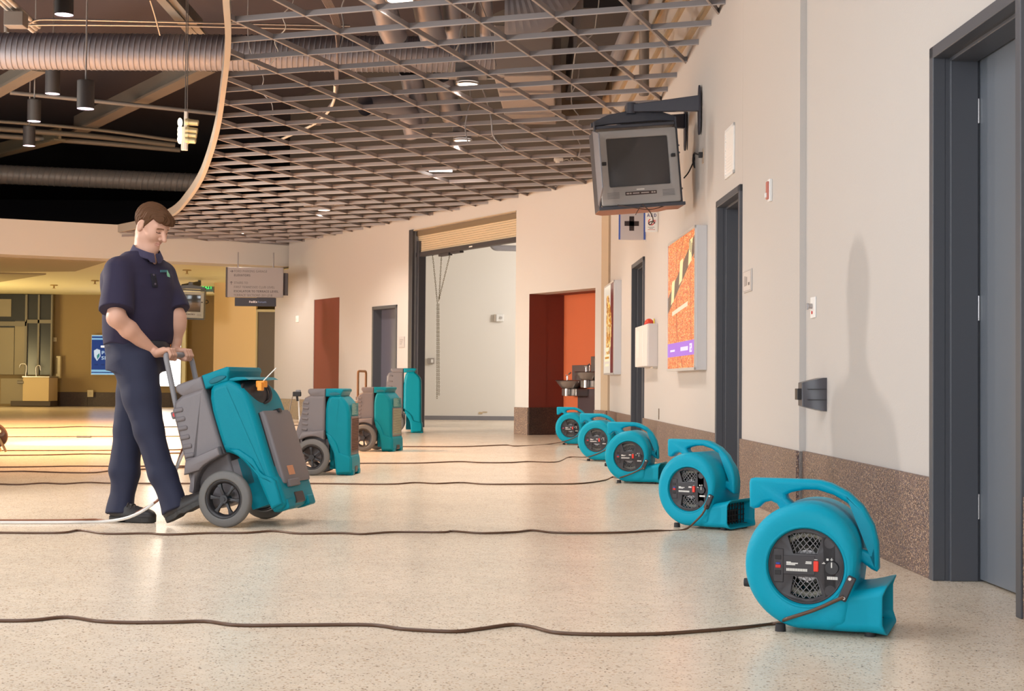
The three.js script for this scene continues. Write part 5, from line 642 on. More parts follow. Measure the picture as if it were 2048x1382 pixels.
moverCord(2, 'power cord on the floor leading to the middle air mover', [[-900, 967], [-60, 967], [0, 968], [34, 969], [87, 966], [125, 967.5], [176, 964.7], [211, 966], [380, 967], [622, 967], [785, 968], [832, 965], [871, 967], [923, 965], [966, 968], [1065, 968], [1150, 967.4], [1206, 961], [1225, 954]], 0.0056);
moverCord(3, 'power cord on the floor leading to the fourth air mover', [[-900, 943], [-60, 943], [0, 943], [43, 942.4], [85, 943.6], [132, 945], [190, 945], [221, 941.6], [500, 930], [716, 926.6], [837, 926], [923, 923], [960, 925], [1021, 925], [1056, 923], [1103, 924.4], [1140, 914]], 0.0058);
moverCord(4, 'thin far power cord leading to the farthest air mover', [[560, 894], [798, 893], [927, 893], [1013, 890], [1030, 892], [1100, 888]], 0.0062);
cord('power_cord', 'brown cord on the floor behind the man, ending at the second dehumidifier', [[-900, 934], [-60, 934], [0, 934], [89, 933], [144, 932], [221, 932.3], [400, 932], [520, 933], [600, 930]], [], 0.0058, M.cord);
cord('power_cord', 'upper one of two close cords on the bright strip of floor left of the man', [[-900, 901.5], [-60, 901.5], [0, 901], [221, 900.5], [370, 899], [560, 893]], [], 0.006, M.cord);
cord('power_cord', 'lower one of two close cords on the bright strip of floor left of the man', [[-900, 910.6], [-60, 910.6], [0, 910.6], [97, 909.6], [178, 907.6], [221, 908], [360, 906], [560, 906], [640, 900]], [], 0.006, M.cord);
cord('power_cord', 'thin cord with an inline connector on the far floor left of the man', [[-900, 873.5], [-60, 873.5], [0, 873.5], [225, 872.8], [400, 872], [600, 868]], [], 0.0062, M.cord);
{ const p = onY(168, 873.3, 0.012); solo('cord_connector', rbox(-0.1, 0.1, -0.012, 0.012, -0.02, 0.02, 0.01).translate(p.x, p.y, p.z), M.cordDark, 'inline connector lying on the far cord left of the man', 'connector'); }
cord('power_cord', 'farthest cord, a faint dark line on the yellow floor', [[-900, 856.5], [-60, 856.5], [0, 856], [105, 855], [162, 853], [225, 854], [400, 853], [640, 850]], [], 0.007, M.cordDark);
cord('power_cord', 'cord of the tipped dehumidifier, passing in front of the standing shoe', [[-900, 1040.5], [-60, 1040.5], [0, 1040.5], [191, 1040], [250, 1039]].map(([x, y]) => [x * 0.78, y]).concat([[214, 1042], [240, 1040]]), [[290, 1016, 7.98], [318, 999, 7.96], [335, 975, 8.06], [350, 940, 8.14], [362, 905, 8.2], [371, 884, 8.22]], 0.0055, mat(0.22, 0.07, 0.025, 0.4));
cord('drain_hose', 'clear pale drain hose curving from the floor up to the tipped dehumidifier', [[-900, 1045], [-60, 1045], [60, 1045], [150, 1044.5], [210, 1043]], [[262, 1033, 7.96], [300, 1012, 7.95], [330, 985, 8.02], [348, 950, 8.1], [362, 915, 8.16], [376, 888, 8.2]], 0.0085, new THREE.MeshPhysicalMaterial({ color: new THREE.Color().setRGB(0.85, 0.83, 0.8), roughness: 0.25, transmission: 0.35, thickness: 0 }));
cord('drain_hose', 'white hose hanging down the back of the second dehumidifier', [[588, 930]], [[592, 905, 12.4], [596, 870, 12.4], [599, 850, 12.4], [598, 820, 12.42], [597, 796, 12.4]], 0.006, M.offWhite);
{ const p = at(594, 788, 12.3); const g = thing('plug', 'black plug hooked on the rear top of the second dehumidifier', 'plug', p); part(g, 'body', rbox(-0.035, 0.035, -0.02, 0.02, -0.02, 0.02, 0.008), M.rubber); part(g, 'cap', rbox(-0.01, 0.03, 0.015, 0.035, -0.015, 0.015, 0.006), M.steelGrey); part(g, 'prong', [rod(V(0, -0.02, 0), V(0.005, -0.06, 0), 0.01)], M.rubber); solo('plug_lead', tube([V(p.x - 0.03, p.y, p.z), at(583, 800, 12.35), at(579, 825, 12.4), at(577, 850, 12.45), at(570, 868, 12.9)], 0.0045, 40, 6), mat(0.3, 0.26, 0.23, 0.5), 'thin grey lead curving from that black plug to the floor', 'cord'); }
// ---------- the man ----------
function nets(sdf, lo, hi, cell, paint) { // surface nets of a distance field
  const nx = Math.ceil((hi.x - lo.x) / cell) + 1, ny = Math.ceil((hi.y - lo.y) / cell) + 1, nz = Math.ceil((hi.z - lo.z) / cell) + 1;
  const val = new Float32Array(nx * ny * nz), id = (i, j, k) => (k * ny + j) * nx + i; const p = V(0, 0, 0);
  for (let k = 0; k < nz; k++) for (let j = 0; j < ny; j++) for (let i = 0; i < nx; i++) { p.set(lo.x + i * cell, lo.y + j * cell, lo.z + k * cell); val[id(i, j, k)] = sdf(p); }
  const vid = new Int32Array(nx * ny * nz).fill(-1), pos = [];
  for (let k = 0; k + 1 < nz; k++) for (let j = 0; j + 1 < ny; j++) for (let i = 0; i + 1 < nx; i++) {
    let m = 0, sx = 0, sy = 0, sz = 0; const c = []; for (let b = 0; b < 8; b++) c.push(val[id(i + (b & 1), j + (b >> 1 & 1), k + (b >> 2))]);
    for (let a = 0; a < 8; a++) for (const bit of [1, 2, 4]) { if (a & bit) continue; const b = a | bit; if ((c[a] < 0) === (c[b] < 0)) continue; const t = c[a] / (c[a] - c[b]); sx += (a & 1) + (bit === 1 ? t : 0); sy += (a >> 1 & 1) + (bit === 2 ? t : 0); sz += (a >> 2) + (bit === 4 ? t : 0); m++; }
    if (!m) continue; vid[id(i, j, k)] = pos.length / 3; pos.push(lo.x + (i + sx / m) * cell, lo.y + (j + sy / m) * cell, lo.z + (k + sz / m) * cell); }
  const idx = []; const quad = (a, b, c, d, f) => { if (a < 0 || b < 0 || c < 0 || d < 0) return; f ? idx.push(a, b, c, a, c, d) : idx.push(a, c, b, a, d, c); };
  for (let k = 1; k + 1 < nz; k++) for (let j = 1; j + 1 < ny; j++) for (let i = 1; i + 1 < nx; i++) { const v = val[id(i, j, k)] < 0;
    if (v !== val[id(i + 1, j, k)] < 0) quad(vid[id(i, j - 1, k - 1)], vid[id(i, j, k - 1)], vid[id(i, j, k)], vid[id(i, j - 1, k)], v);
    if (v !== val[id(i, j + 1, k)] < 0) quad(vid[id(i - 1, j, k - 1)], vid[id(i - 1, j, k)], vid[id(i, j, k)], vid[id(i, j, k - 1)], v);
    if (v !== val[id(i, j, k + 1)] < 0) quad(vid[id(i - 1, j - 1, k)], vid[id(i, j - 1, k)], vid[id(i, j, k)], vid[id(i - 1, j, k)], v); }
  const n = pos.length / 3, nor = new Float32Array(n * 3), col = paint ? new Float32Array(n * 3) : null, e = cell * 0.5, q = V(0, 0, 0);
  for (let i = 0; i < n; i++) { const x = pos[i * 3], y = pos[i * 3 + 1], z = pos[i * 3 + 2]; const g = V(sdf(q.set(x + e, y, z)) - sdf(q.set(x - e, y, z)), sdf(q.set(x, y + e, z)) - sdf(q.set(x, y - e, z)), sdf(q.set(x, y, z + e)) - sdf(q.set(x, y, z - e))).normalize(); nor[i * 3] = g.x; nor[i * 3 + 1] = g.y; nor[i * 3 + 2] = g.z; if (col) { const c = paint(q.set(x, y, z)); col.set(c, i * 3); } }
  const geo = new THREE.BufferGeometry(); geo.setAttribute('position', new THREE.Float32BufferAttribute(pos, 3)); geo.setAttribute('normal', new THREE.BufferAttribute(nor, 3)); if (col) geo.setAttribute('color', new THREE.BufferAttribute(col, 3)); geo.setIndex(idx); return geo;
}
const smin = (a, b, k) => { const h = Math.max(k - Math.abs(a - b), 0) / k; return Math.min(a, b) - h * h * k * 0.25; };
const smax = (a, b, k) => -smin(-a, -b, k);
function cone(p, a, b, ra, rb) { const bx = b.x - a.x, by = b.y - a.y, bz = b.z - a.z, ax = p.x - a.x, ay = p.y - a.y, az = p.z - a.z; let t = (ax * bx + ay * by + az * bz) / (bx * bx + by * by + bz * bz); t = t < 0 ? 0 : t > 1 ? 1 : t; return Math.hypot(ax - bx * t, ay - by * t, az - bz * t) - (ra + (rb - ra) * t); }
function chainSdf(p, pts, k = 0.02) { let d = 1e9; for (let i = 0; i + 1 < pts.length; i++) d = smin(d, cone(p, pts[i][0], pts[i + 1][0], pts[i][1], pts[i + 1][1]), k); return d; }

const MD = 8.22; // how far away he stands
const mf = V(0.75, 0, 0.661), mr = V(-0.661, 0, 0.75); // his forward and his right
const J = {
  shR: at(239, 542, MD - 0.15), elR: at(232, 636, MD - 0.27), shL: at(325, 551, MD + 0.15), elL: at(353, 636, MD + 0.08),
  hipR: at(271, 726, MD - 0.08), knR: at(297, 862, MD - 0.18), anR: at(345, 1005, 7.95), hipL: at(281, 716, MD + 0.07), knL: at(257, 862, MD), anL: at(242, 1013, 8.14),
  neck: at(290, 506, MD), head: at(304, 453, MD),
};
// the handle bar he holds, in the tipped machine's own frame
const hb = (z) => V(-0.078, 0.66 + 0.226, z).applyMatrix4(dehu1.matrixWorld);
const gripR = hb(0.095), gripL = hb(-0.085), barDir = gripL.clone().sub(gripR).normalize(); // from his right hand to his left
const upM = V(0, 1, 0);
const palmUp = V(-0.25, 0.97, 0.05).normalize();
const fwd = barDir.clone().cross(palmUp).normalize(); if (fwd.x < 0) fwd.negate();
function handParts(grip, side, wrist) { // side 1: right hand; knuckles lie over the bar, fingers close round it
  const P = (u, v, w) => grip.clone().addScaledVector(fwd, u).addScaledVector(palmUp, v).addScaledVector(barDir, w);
  const out = []; const L = [0.92, 1, 0.97, 0.82];
  for (let i = 0; i < 4; i++) { const w = (i - 1.5) * 0.0205 * side * -1, s = L[3 - i] * 1.0; const w2 = w; out.push([[P(-0.012, 0.028, w), 0.0115], [P(0.022 * s, 0.021, w2), 0.0105], [P(0.027 * s, -0.008, w2), 0.0095], [P(0.006, -0.027, w2), 0.0085], [P(-0.012, -0.024, w2), 0.0078]]); }
  const pal = [[P(-0.012, 0.026, -0.028), P(-0.012, 0.026, 0.028)], [P(-0.05, 0.024, -0.022), P(-0.05, 0.024, 0.022)]];
  const tw = 0.042 * side; const thumb = [[P(-0.056, 0.016, 0.02 * side), 0.0145], [P(-0.034, 0.0, tw), 0.0125], [P(-0.006, -0.018, tw * 0.98), 0.0105], [P(0.012, -0.03, tw * 0.9), 0.009]];
  return { fingers: out, pal, thumb, heel: P(-0.075, 0.022, 0), wrist };
}
const wrR = gripR.clone().addScaledVector(fwd, -0.105).add(V(0, 0.045, 0)), wrL = gripL.clone().addScaledVector(fwd, -0.06).add(V(0.0, 0.095, -0.01));
const handR = handParts(gripR, 1, wrR), handL = handParts(gripL, -1, wrL);
function handSdf(p, h, fore) { let d = smin(cone(p, h.pal[0][0], h.pal[0][1], 0.0135, 0.0135), cone(p, h.pal[1][0], h.pal[1][1], 0.0155, 0.0155), 0.03); d = smin(d, cone(p, h.pal[0][0], h.pal[1][0], 0.0135, 0.015), 0.02); d = smin(d, cone(p, h.pal[0][1], h.pal[1][1], 0.0135, 0.015), 0.02); d = smin(d, cone(p, h.heel, h.wrist, 0.021, 0.026), 0.03); let f = 1e9; for (const c of h.fingers) { f = Math.min(f, chainSdf(p, c, 0.004)); } d = smin(d, f, 0.007); d = smin(d, chainSdf(p, h.thumb, 0.006), 0.01); return smin(d, cone(p, h.wrist, fore, 0.027, 0.046), 0.02); }
// head
const hy = 0.48, hp = 0.46; // turn towards us, nod
const hf = V(Math.cos(hy) * Math.cos(hp), -Math.sin(hp), Math.sin(hy) * Math.cos(hp)), hr = V(-Math.sin(hy), 0, Math.cos(hy)), hu = hr.clone().cross(hf).normalize();
const HP = (f, r, u) => J.head.clone().addScaledVector(hf, f).addScaledVector(hr, r).addScaledVector(hu, u);
const loc = (p, o) => { const x = p.x - o.x, y = p.y - o.y, z = p.z - o.z; return [x * hf.x + y * hf.y + z * hf.z, x * hr.x + y * hr.y + z * hr.z, x * hu.x + y * hu.y + z * hu.z]; };
function ell(f, r, u, a, b, c) { const k = Math.hypot(f / a, r / b, u / c); return (k - 1) * Math.min(a, b, c); }
function headSdf(p) {
  const [f, r, u] = loc(p, J.head); const s = Math.abs(r);
  let d = ell(f + 0.012, r, u - 0.038, 0.1, 0.077, 0.084);
  d = smin(d, ell(f - 0.035, r, u + 0.03, 0.058, 0.06, 0.085), 0.04);
  d = smin(d, Math.hypot(f - 0.072, r * 0.8, u + 0.108) - 0.022, 0.03); // chin
  d = smin(d, Math.hypot(f + 0.0, s - 0.048, u + 0.066) - 0.02, 0.045); // jaw corner
  d = smin(d, Math.hypot(f - 0.055, s - 0.036, u + 0.03) - 0.024, 0.03); // cheek
  d = smin(d, cone({ x: f, y: s, z: u }, { x: 0.085, y: 0.0, z: 0.022 }, { x: 0.07, y: 0.042, z: 0.024 }, 0.012, 0.011), 0.016); // brow
  d = smax(d, -(Math.hypot(f - 0.1, s - 0.031, (u - 0.002) * 1.2) - 0.017), 0.014); // socket
  d = smin(d, Math.hypot(f - 0.072, s - 0.031, u - 0.001) - 0.0135, 0.004); // lid over the eye
  d = smin(d, cone({ x: f, y: r, z: u }, { x: 0.088, y: 0, z: 0.014 }, { x: 0.119, y: 0, z: -0.033 }, 0.0085, 0.0125), 0.012); // nose
  d = smin(d, Math.hypot(f - 0.1, s - 0.013, u + 0.037) - 0.0085, 0.008);
  d = smin(d, cone({ x: f, y: s, z: u }, { x: 0.0925, y: 0, z: -0.063 }, { x: 0.08, y: 0.022, z: -0.065 }, 0.0065, 0.004), 0.007); // lips
  d = smin(d, cone({ x: f, y: s, z: u }, { x: 0.091, y: 0, z: -0.076 }, { x: 0.08, y: 0.018, z: -0.073 }, 0.0072, 0.004), 0.006);
  d = smax(d, -(cone({ x: f, y: s, z: u }, { x: 0.1, y: 0, z: -0.0695 }, { x: 0.086, y: 0.022, z: -0.069 }, 0.0022, 0.0015)), 0.003);
  // ears
  const ef = f + 0.012, eu = u + 0.008; let e = ell(ef + (s - 0.078) * 0.8, s - 0.08, eu, 0.019, 0.0085, 0.034); e = smax(e, -(ell(ef - 0.003, s - 0.093, eu - 0.004, 0.0115, 0.009, 0.022)), 0.004); d = smin(d, e, 0.006);
  return d;
}
const neckLo = J.neck.clone().addScaledVector(upM, -0.05), neckHi = HP(-0.028, 0, -0.05);
const neckSdf = (p) => cone(p, neckLo, neckHi, 0.068, 0.056);
// trunk as stacked ellipses: height, offset forward, half width, half depth
const trunkBase = at(276, 640, MD); const hgt = (y) => at(276, y, MD).y;
const trunk = [[715, 0.0, 0.18, 0.13], [690, 0.0, 0.188, 0.14], [660, 0.006, 0.196, 0.15], [630, 0.008, 0.202, 0.155], [600, 0.006, 0.206, 0.153], [575, 0.0, 0.208, 0.148], [552, -0.008, 0.205, 0.138], [535, -0.012, 0.185, 0.118], [521, -0.012, 0.14, 0.092], [510, -0.008, 0.085, 0.072]].map(([y, f, a, b]) => [hgt(y), f, a, b]);
function trunkSdf(p, grow = 0) { const y = p.y; let i = 0; while (i + 2 < trunk.length && y > trunk[i + 1][0]) i++; const A = trunk[i], B = trunk[i + 1]; let t = (y - A[0]) / (B[0] - A[0]); t = Math.max(0, Math.min(1, t)); const s = t * t * (3 - 2 * t), L = (k) => A[k] + (B[k] - A[k]) * (0.5 * t + 0.5 * s); const x = p.x - trunkBase.x, z = p.z - trunkBase.z; const f = x * mf.x + z * mf.z - L(1), r = x * mr.x + z * mr.z; const a = L(2) + grow, b = L(3) + grow; const k = Math.sqrt(Math.pow(Math.abs(r / a), 2.3) + Math.pow(Math.abs(f / b), 2.3)); let d = (Math.pow(k, 2 / 2.3) - 1) * Math.min(a, b); d = Math.max(d, trunk[0][0] - y - grow, y - trunk[trunk.length - 1][0] - grow); return d; }
const foreR = J.elR.clone().lerp(wrR, 0.35), foreL = J.elL.clone().lerp(wrL, 0.35);
function armsSdf(p) { let d = chainSdf(p, [[J.shR, 0.062], [J.elR, 0.046]], 0.02); d = smin(d, chainSdf(p, [[J.elR, 0.046], [foreR, 0.049], [wrR, 0.03]], 0.02), 0.03); let e = chainSdf(p, [[J.shL, 0.062], [J.elL, 0.05]], 0.02); e = smin(e, chainSdf(p, [[J.elL, 0.05], [foreL, 0.051], [wrL, 0.03]], 0.02), 0.03); return Math.min(d, e); }
function bodySdf(p) { let d = trunkSdf(p, -0.02); d = smin(d, armsSdf(p), 0.03); d = smin(d, neckSdf(p), 0.04); for (const [a, b, c] of [[J.hipR, J.knR, J.anR], [J.hipL, J.knL, J.anL]]) d = smin(d, chainSdf(p, [[a, 0.075], [b, 0.05], [c, 0.038]], 0.02), 0.03); return d; }
const skinC = [0.56, 0.315, 0.225], lipC = [0.50, 0.245, 0.185], browC = [0.16, 0.075, 0.04], lashC = [0.10, 0.045, 0.03];
function facePaint(p) { const [f, r, u] = loc(p, J.head), s = Math.abs(r); if (f > 0.06 && s < 0.05 && s > 0.012 && Math.abs(u - 0.0215 - (s > 0.03 ? (0.03 - s) * 0.25 : 0)) < 0.0042) return browC; if (f > 0.062 && Math.abs(s - 0.031) < 0.0145 && Math.abs(u + 0.006 - (s - 0.031) * (s - 0.031) * 14) < 0.0022) return lashC; if (f > 0.07 && s < 0.022 && u < -0.058 && u > -0.081) return lipC; return skinC; }
function bounds(pts, m) { const b = new THREE.Box3().setFromPoints(pts).expandByScalar(m); return [b.min, b.max]; }
const man = thing('person', 'man in navy polo shirt and dark trousers pushing the tipped dehumidifier, head bowed', 'person', V(0, 0, 0));
const skinMat = new THREE.MeshPhysicalMaterial({ vertexColors: true, roughness: 0.5, specularIntensity: 0.6 });
{ const whole = (p) => bodySdf(p); const plain = () => skinC;
  const g1 = nets((p) => Math.max(whole(p), p.y - (neckHi.y - 0.005)), V(trunkBase.x - 0.36, 0.04, trunkBase.z - 0.42), V(trunkBase.x + 0.42, hgt(470), trunkBase.z + 0.45), 0.0115, plain);
  const g2 = nets((p) => smin(headSdf(p), Math.max(neckSdf(p), -(p.y - neckLo.y - 0.02)), 0.03), ...bounds([J.head], 0.165), 0.0034, facePaint);
  const g3 = nets((p) => handSdf(p, handR, foreR), ...bounds([gripR, wrR], 0.07), 0.0032, plain), g4 = nets((p) => handSdf(p, handL, foreL), ...bounds([gripL, wrL], 0.07), 0.0032, plain);
  const m = mergeGeometries([g1, g2, g3, g4]); part(man, 'body', m, skinMat); }
// hair
const hairMat = new THREE.MeshPhysicalMaterial({ color: new THREE.Color().setRGB(0.085, 0.037, 0.016), roughness: 0.7, specularIntensity: 0.35 });
{ const R = rng(4); const hairSdf = (p) => { const [f, r, u] = loc(p, J.head), s = Math.abs(r); const st = Math.sin((f * 0.8 + s * 1.2) * 420 + Math.sin(u * 90) * 2) * 0.0016 + Math.sin(f * 160 + r * 240 + u * 60) * 0.0015; let d = ell(f + 0.012, r, u - 0.04, 0.11, 0.086, 0.094) + st; d = smin(d, ell(f - 0.062, r + 0.012, u - 0.068, 0.046, 0.058, 0.028) + st, 0.03); d = smin(d, cone({ x: f, y: r, z: u }, { x: 0.07, y: 0.02, z: 0.09 }, { x: 0.098, y: -0.03, z: 0.05 }, 0.024, 0.012) + st, 0.02);
    const line = f > 0.085 ? 0.048 : f > 0.045 ? 0.062 - (f - 0.045) * 0.35 : f > 0.004 ? -0.022 + (f - 0.005) * 2.0 : f > -0.032 ? 0.024 : -0.045 + (f + 0.03) * 0.1; return smax(d, line - u + Math.sin(r * 180 + f * 90) * 0.004, 0.008); };
  part(man, 'hair', nets(hairSdf, ...bounds([HP(-0.01, 0, 0.03)], 0.15), 0.0036), hairMat); }
// polo shirt
const clothN = softNoise(64, 8, rng(91)); const fold = (p, k) => (Math.sin(p.y * 26 + p.x * 18 + Math.sin(p.z * 14) * 1.5) * 0.5 + Math.sin(p.y * 11 - p.x * 31 + p.z * 17) * 0.5) * k;
const shirtMat = mat(0.0145, 0.0095, 0.033, 0.85, { bumpMap: texClone(fineBump, 10), bumpScale: 0.0004 }), trouserMat = mat(0.0115, 0.0135, 0.036, 0.8), shoeMat = mat(0.022, 0.018, 0.017, 0.5), soleMat = mat(0.03, 0.028, 0.026, 0.6);
const slR = J.shR.clone().lerp(J.elR, 0.86), slL = J.shL.clone().lerp(J.elL, 0.86); const hemY = hgt(692);
{ const aR = J.elR.clone().sub(J.shR).normalize(), aL = J.elL.clone().sub(J.shL).normalize();
  const shirt = (p) => { let d = trunkSdf(p, 0.006) + fold(p, 0.004); const sh = cone(p, J.neck.clone().addScaledVector(upM, -0.035), J.shR, 0.055, 0.07), sh2 = cone(p, J.neck.clone().addScaledVector(upM, -0.035), J.shL, 0.055, 0.07); d = smin(d, Math.min(sh, sh2), 0.05);
    const tR = p.clone().sub(slR).dot(aR), tL = p.clone().sub(slL).dot(aL); let sR = cone(p, J.shR, slR, 0.078, 0.094) + fold(p, 0.003), sL = cone(p, J.shL, slL, 0.076, 0.09) + fold(p, 0.003); sR = smax(sR, tR, 0.006); sL = smax(sL, tL, 0.006); d = smin(d, sR, 0.02); d = smin(d, sL, 0.02);
    d = smax(d, hemY + 0.012 * Math.sin(p.x * 25) - p.y, 0.01); return Math.max(d, 0.006 - (neckSdf(p) - 0.0)); };
  part(man, 'polo_shirt', nets(shirt, V(trunkBase.x - 0.3, hemY - 0.03, trunkBase.z - 0.36), V(trunkBase.x + 0.34, hgt(480), trunkBase.z + 0.38), 0.0085), shirtMat);
  // collar: a folded band round the neck, open at the front
  const ring = []; for (let i = 0; i <= 40; i++) { const a = rad(6 + i / 40 * 348); const o = (rr, y) => { const c = J.neck.clone().add(V(0, y, 0)); return c.addScaledVector(mf, Math.cos(a) * rr * 1.02 + 0.012 + (Math.cos(a) > 0 ? 0.012 * Math.cos(a) : 0)).addScaledVector(mr, Math.sin(a) * rr); }; const dip = Math.pow(Math.max(0, Math.cos(a)), 1.3) * -0.034 + (Math.cos(a) < 0 ? 0.018 * Math.min(1, -Math.cos(a) * 3) : 0); const tip = i < 3 || i > 37 ? -0.012 : 0; ring.push([o(0.067, 0.022 + dip), o(0.072, 0.026 + dip), o(0.09, -0.012 + dip + tip), o(0.087, -0.017 + dip + tip), o(0.07, 0.008 + dip)]); }
  part(man, 'collar', smooth(loft(ring, true, true), 1.0), mat(0.036, 0.028, 0.062, 0.85));
  // placket, buttons and chest emblem
  const onChest = (y, side) => { const h = hgt(y); let lo = 0, hi = 0.5; const base = V(trunkBase.x, h, trunkBase.z).addScaledVector(mr, side); for (let i = 0; i < 30; i++) { const m = (lo + hi) / 2; shirt(base.clone().addScaledVector(mf, m)) < 0 ? lo = m : hi = m; } return base.addScaledVector(mf, lo); };
  const pl = []; for (const y of [522, 530, 540, 550, 560, 568, 576]) { const c = onChest(y, -0.0).addScaledVector(mf, 0.002), a = onChest(y, 0.016), b = onChest(y, -0.016); pl.push([a.clone().addScaledVector(mf, 0.007), b.clone().addScaledVector(mf, 0.007), b.clone().addScaledVector(mf, -0.006), a.clone().addScaledVector(mf, -0.006)]); }
  part(man, 'placket', loft(pl, true, true), mat(0.006, 0.004, 0.01, 0.9));
  part(man, 'button', [532, 552, 570].map((y) => { const c = onChest(y, 0).addScaledVector(mf, 0.009); return new THREE.CylinderGeometry(0.0055, 0.0055, 0.004, 12).applyQuaternion(new THREE.Quaternion().setFromUnitVectors(V(0, 1, 0), mf)).translate(c.x, c.y, c.z); }), mat(0.08, 0.06, 0.09, 0.4));
  const em = onChest(547, -0.1), q = new THREE.Quaternion().setFromRotationMatrix(new THREE.Matrix4().makeBasis(mr.clone().negate(), upM, mf)); { const sl = onChest(547, -0.13), s0 = onChest(547, -0.07); const tang = sl.clone().sub(s0).normalize(), nn = tang.clone().cross(upM).normalize(); q.setFromRotationMatrix(new THREE.Matrix4().makeBasis(tang, upM, nn)); em.addScaledVector(nn, 0.003); }
  const logo = (pts, z) => { const g = new THREE.ExtrudeGeometry(poly(pts), { depth: 0.004, bevelEnabled: false }); g.applyQuaternion(q); g.translate(em.x, em.y, em.z); return g; };
  part(man, 'chest_emblem', [logo([[0.0, 0.02], [0.0, -0.016], [0.025, -0.019], [0.021, -0.004], [0.009, 0.008]])], mat(0.20, 0.45, 0.30, 0.6)); part(man, 'chest_lettering', [logo([[-0.06, 0.016], [-0.004, 0.02], [-0.004, 0.008], [-0.06, 0.004]])], mat(0.03, 0.13, 0.16, 0.6));
  part(man, 'undershirt', rod(onChest(516, 0.0).addScaledVector(mf, -0.03), onChest(521, 0.0).addScaledVector(mf, -0.012), 0.012), M.offWhite); }
// trousers with belt
{ const waist = hgt(683); const cuffR = J.anR.clone().add(V(-0.012, -0.005, 0)), cuffL = J.anL.clone().add(V(-0.005, -0.03, 0));
  const shR = J.knR.clone().lerp(J.anR, 0.62), shL = J.knL.clone().lerp(J.anL, 0.55);
  const dR = J.anR.clone().sub(J.knR).normalize(), dL = J.anL.clone().sub(J.knL).normalize(); const endR = J.anR.clone().addScaledVector(dR, 0.05), endL = J.anL.clone().addScaledVector(dL, 0.045);
  const tr = (p) => { let d = trunkSdf({ x: p.x, y: Math.max(p.y, trunk[0][0] + 0.012), z: p.z }, 0.0) ; d = Math.max(d, hgt(742) - p.y);
    let a = chainSdf(p, [[J.hipR, 0.128], [J.hipR.clone().lerp(J.knR, 0.5), 0.1], [J.knR, 0.079], [shR, 0.07], [endR.clone().addScaledVector(mf, 0.0), 0.074]], 0.03); a += fold(p, p.y < 0.4 ? 0.0035 + (0.4 - p.y) * 0.02 : 0.0035); a = smax(a, p.clone().sub(endR).dot(dR), 0.008);
    let b = chainSdf(p, [[J.hipL, 0.118], [J.hipL.clone().lerp(J.knL, 0.5), 0.1], [J.knL, 0.08], [shL, 0.083], [J.anL.clone().lerp(shL, 0.6), 0.069], [endL, 0.083]], 0.022); b += fold(p, p.y < 0.4 ? 0.004 + (0.4 - p.y) * 0.02 : 0.004); b = smax(b, p.clone().sub(endL).dot(dL), 0.008);
    d = smin(d, a, 0.035); d = smin(d, b, 0.035); return smax(d, p.y - waist, 0.008); };
  part(man, 'trousers', nets(tr, V(trunkBase.x - 0.34, 0.03, trunkBase.z - 0.36), V(trunkBase.x + 0.34, waist + 0.04, trunkBase.z + 0.36), 0.0085), trouserMat);
  const br = []; for (let i = 0; i < 48; i++) { const a = i / 48 * Math.PI * 2; const o = (g, y) => V(trunkBase.x, hgt(y), trunkBase.z).addScaledVector(mf, Math.cos(a) * (0.15 + g)).addScaledVector(mr, Math.sin(a) * (0.184 + g)); br.push([o(0.0, 681), o(0.004, 684), o(0.004, 694), o(0.0, 697), o(-0.02, 690)]); } br.push(br[0]);
  part(man, 'belt', loft(br), mat(0.02, 0.018, 0.024, 0.5)); const tagP = V(trunkBase.x, hgt(694), trunkBase.z).addScaledVector(mr, 0.13).addScaledVector(mf, -0.125); part(man, 'pocket_tag', rbox(-0.012, 0.012, -0.006, 0.006, -0.002, 0.004, 0.002).applyMatrix4(new THREE.Matrix4().makeRotationY(-0.25)).translate(tagP.x - 0.006, tagP.y, tagP.z + 0.018), M.offWhite); }
// shoes
function shoe(heel, dir, up, k) { const side = dir.clone().cross(up).normalize(); const P = (f, u, s) => heel.clone().addScaledVector(dir, f).addScaledVector(up, u).addScaledVector(side, s); const L3 = (p) => { const x = p.x - heel.x, y = p.y - heel.y, z = p.z - heel.z; return [x * dir.x + y * dir.y + z * dir.z, x * up.x + y * up.y + z * up.z, x * side.x + y * side.y + z * side.z]; };
  const up1 = (p) => { const [f, u, s] = L3(p); let d = ell(f - 0.075, s, u - 0.05, 0.075, 0.042, 0.062); d = smin(d, ell(f - 0.2, s, u - 0.035, 0.09, 0.05, 0.045), 0.05); d = smin(d, cone({ x: f, y: s, z: u }, { x: 0.075, y: 0, z: 0.075 }, { x: 0.07, y: 0, z: 0.105 }, 0.042, 0.036), 0.03); return Math.max(d, 0.022 - u); };
  const so = (p) => { const [f, u, s] = L3(p); const w = 0.042 + 0.012 * Math.sin(Math.max(0, Math.min(1, (f - 0.05) / 0.22)) * Math.PI) ; const t = Math.max(0.045, Math.min(0.245, f)); const d = Math.hypot(f - t, s) - w; const lug = Math.sin(f * 210) * 0.002; const arch = f > 0.085 && f < 0.14 ? 0.008 * Math.sin((f - 0.085) / 0.055 * Math.PI) : 0; return Math.max(d + lug * 0.5, u - 0.03, arch - u); };
  const c = P(0.14, 0.06, 0); part(man, 'shoe', nets(up1, ...bounds([c], 0.2), 0.0065), shoeMat); const s = part(man, 'shoe_sole', nets(so, ...bounds([c], 0.2), 0.006), soleMat);
  part(man, 'laces', [0, 1, 2, 3].map((i) => { const f = 0.125 + i * 0.022, u = 0.105 - i * 0.011; return tube([P(f, u - 0.022, -0.034), P(f + 0.004, u, -0.012), P(f, u + 0.002, 0.012), P(f + 0.004, u - 0.02, 0.034)], 0.0035, 16, 6); }), mat(0.04, 0.033, 0.03, 0.7)); }
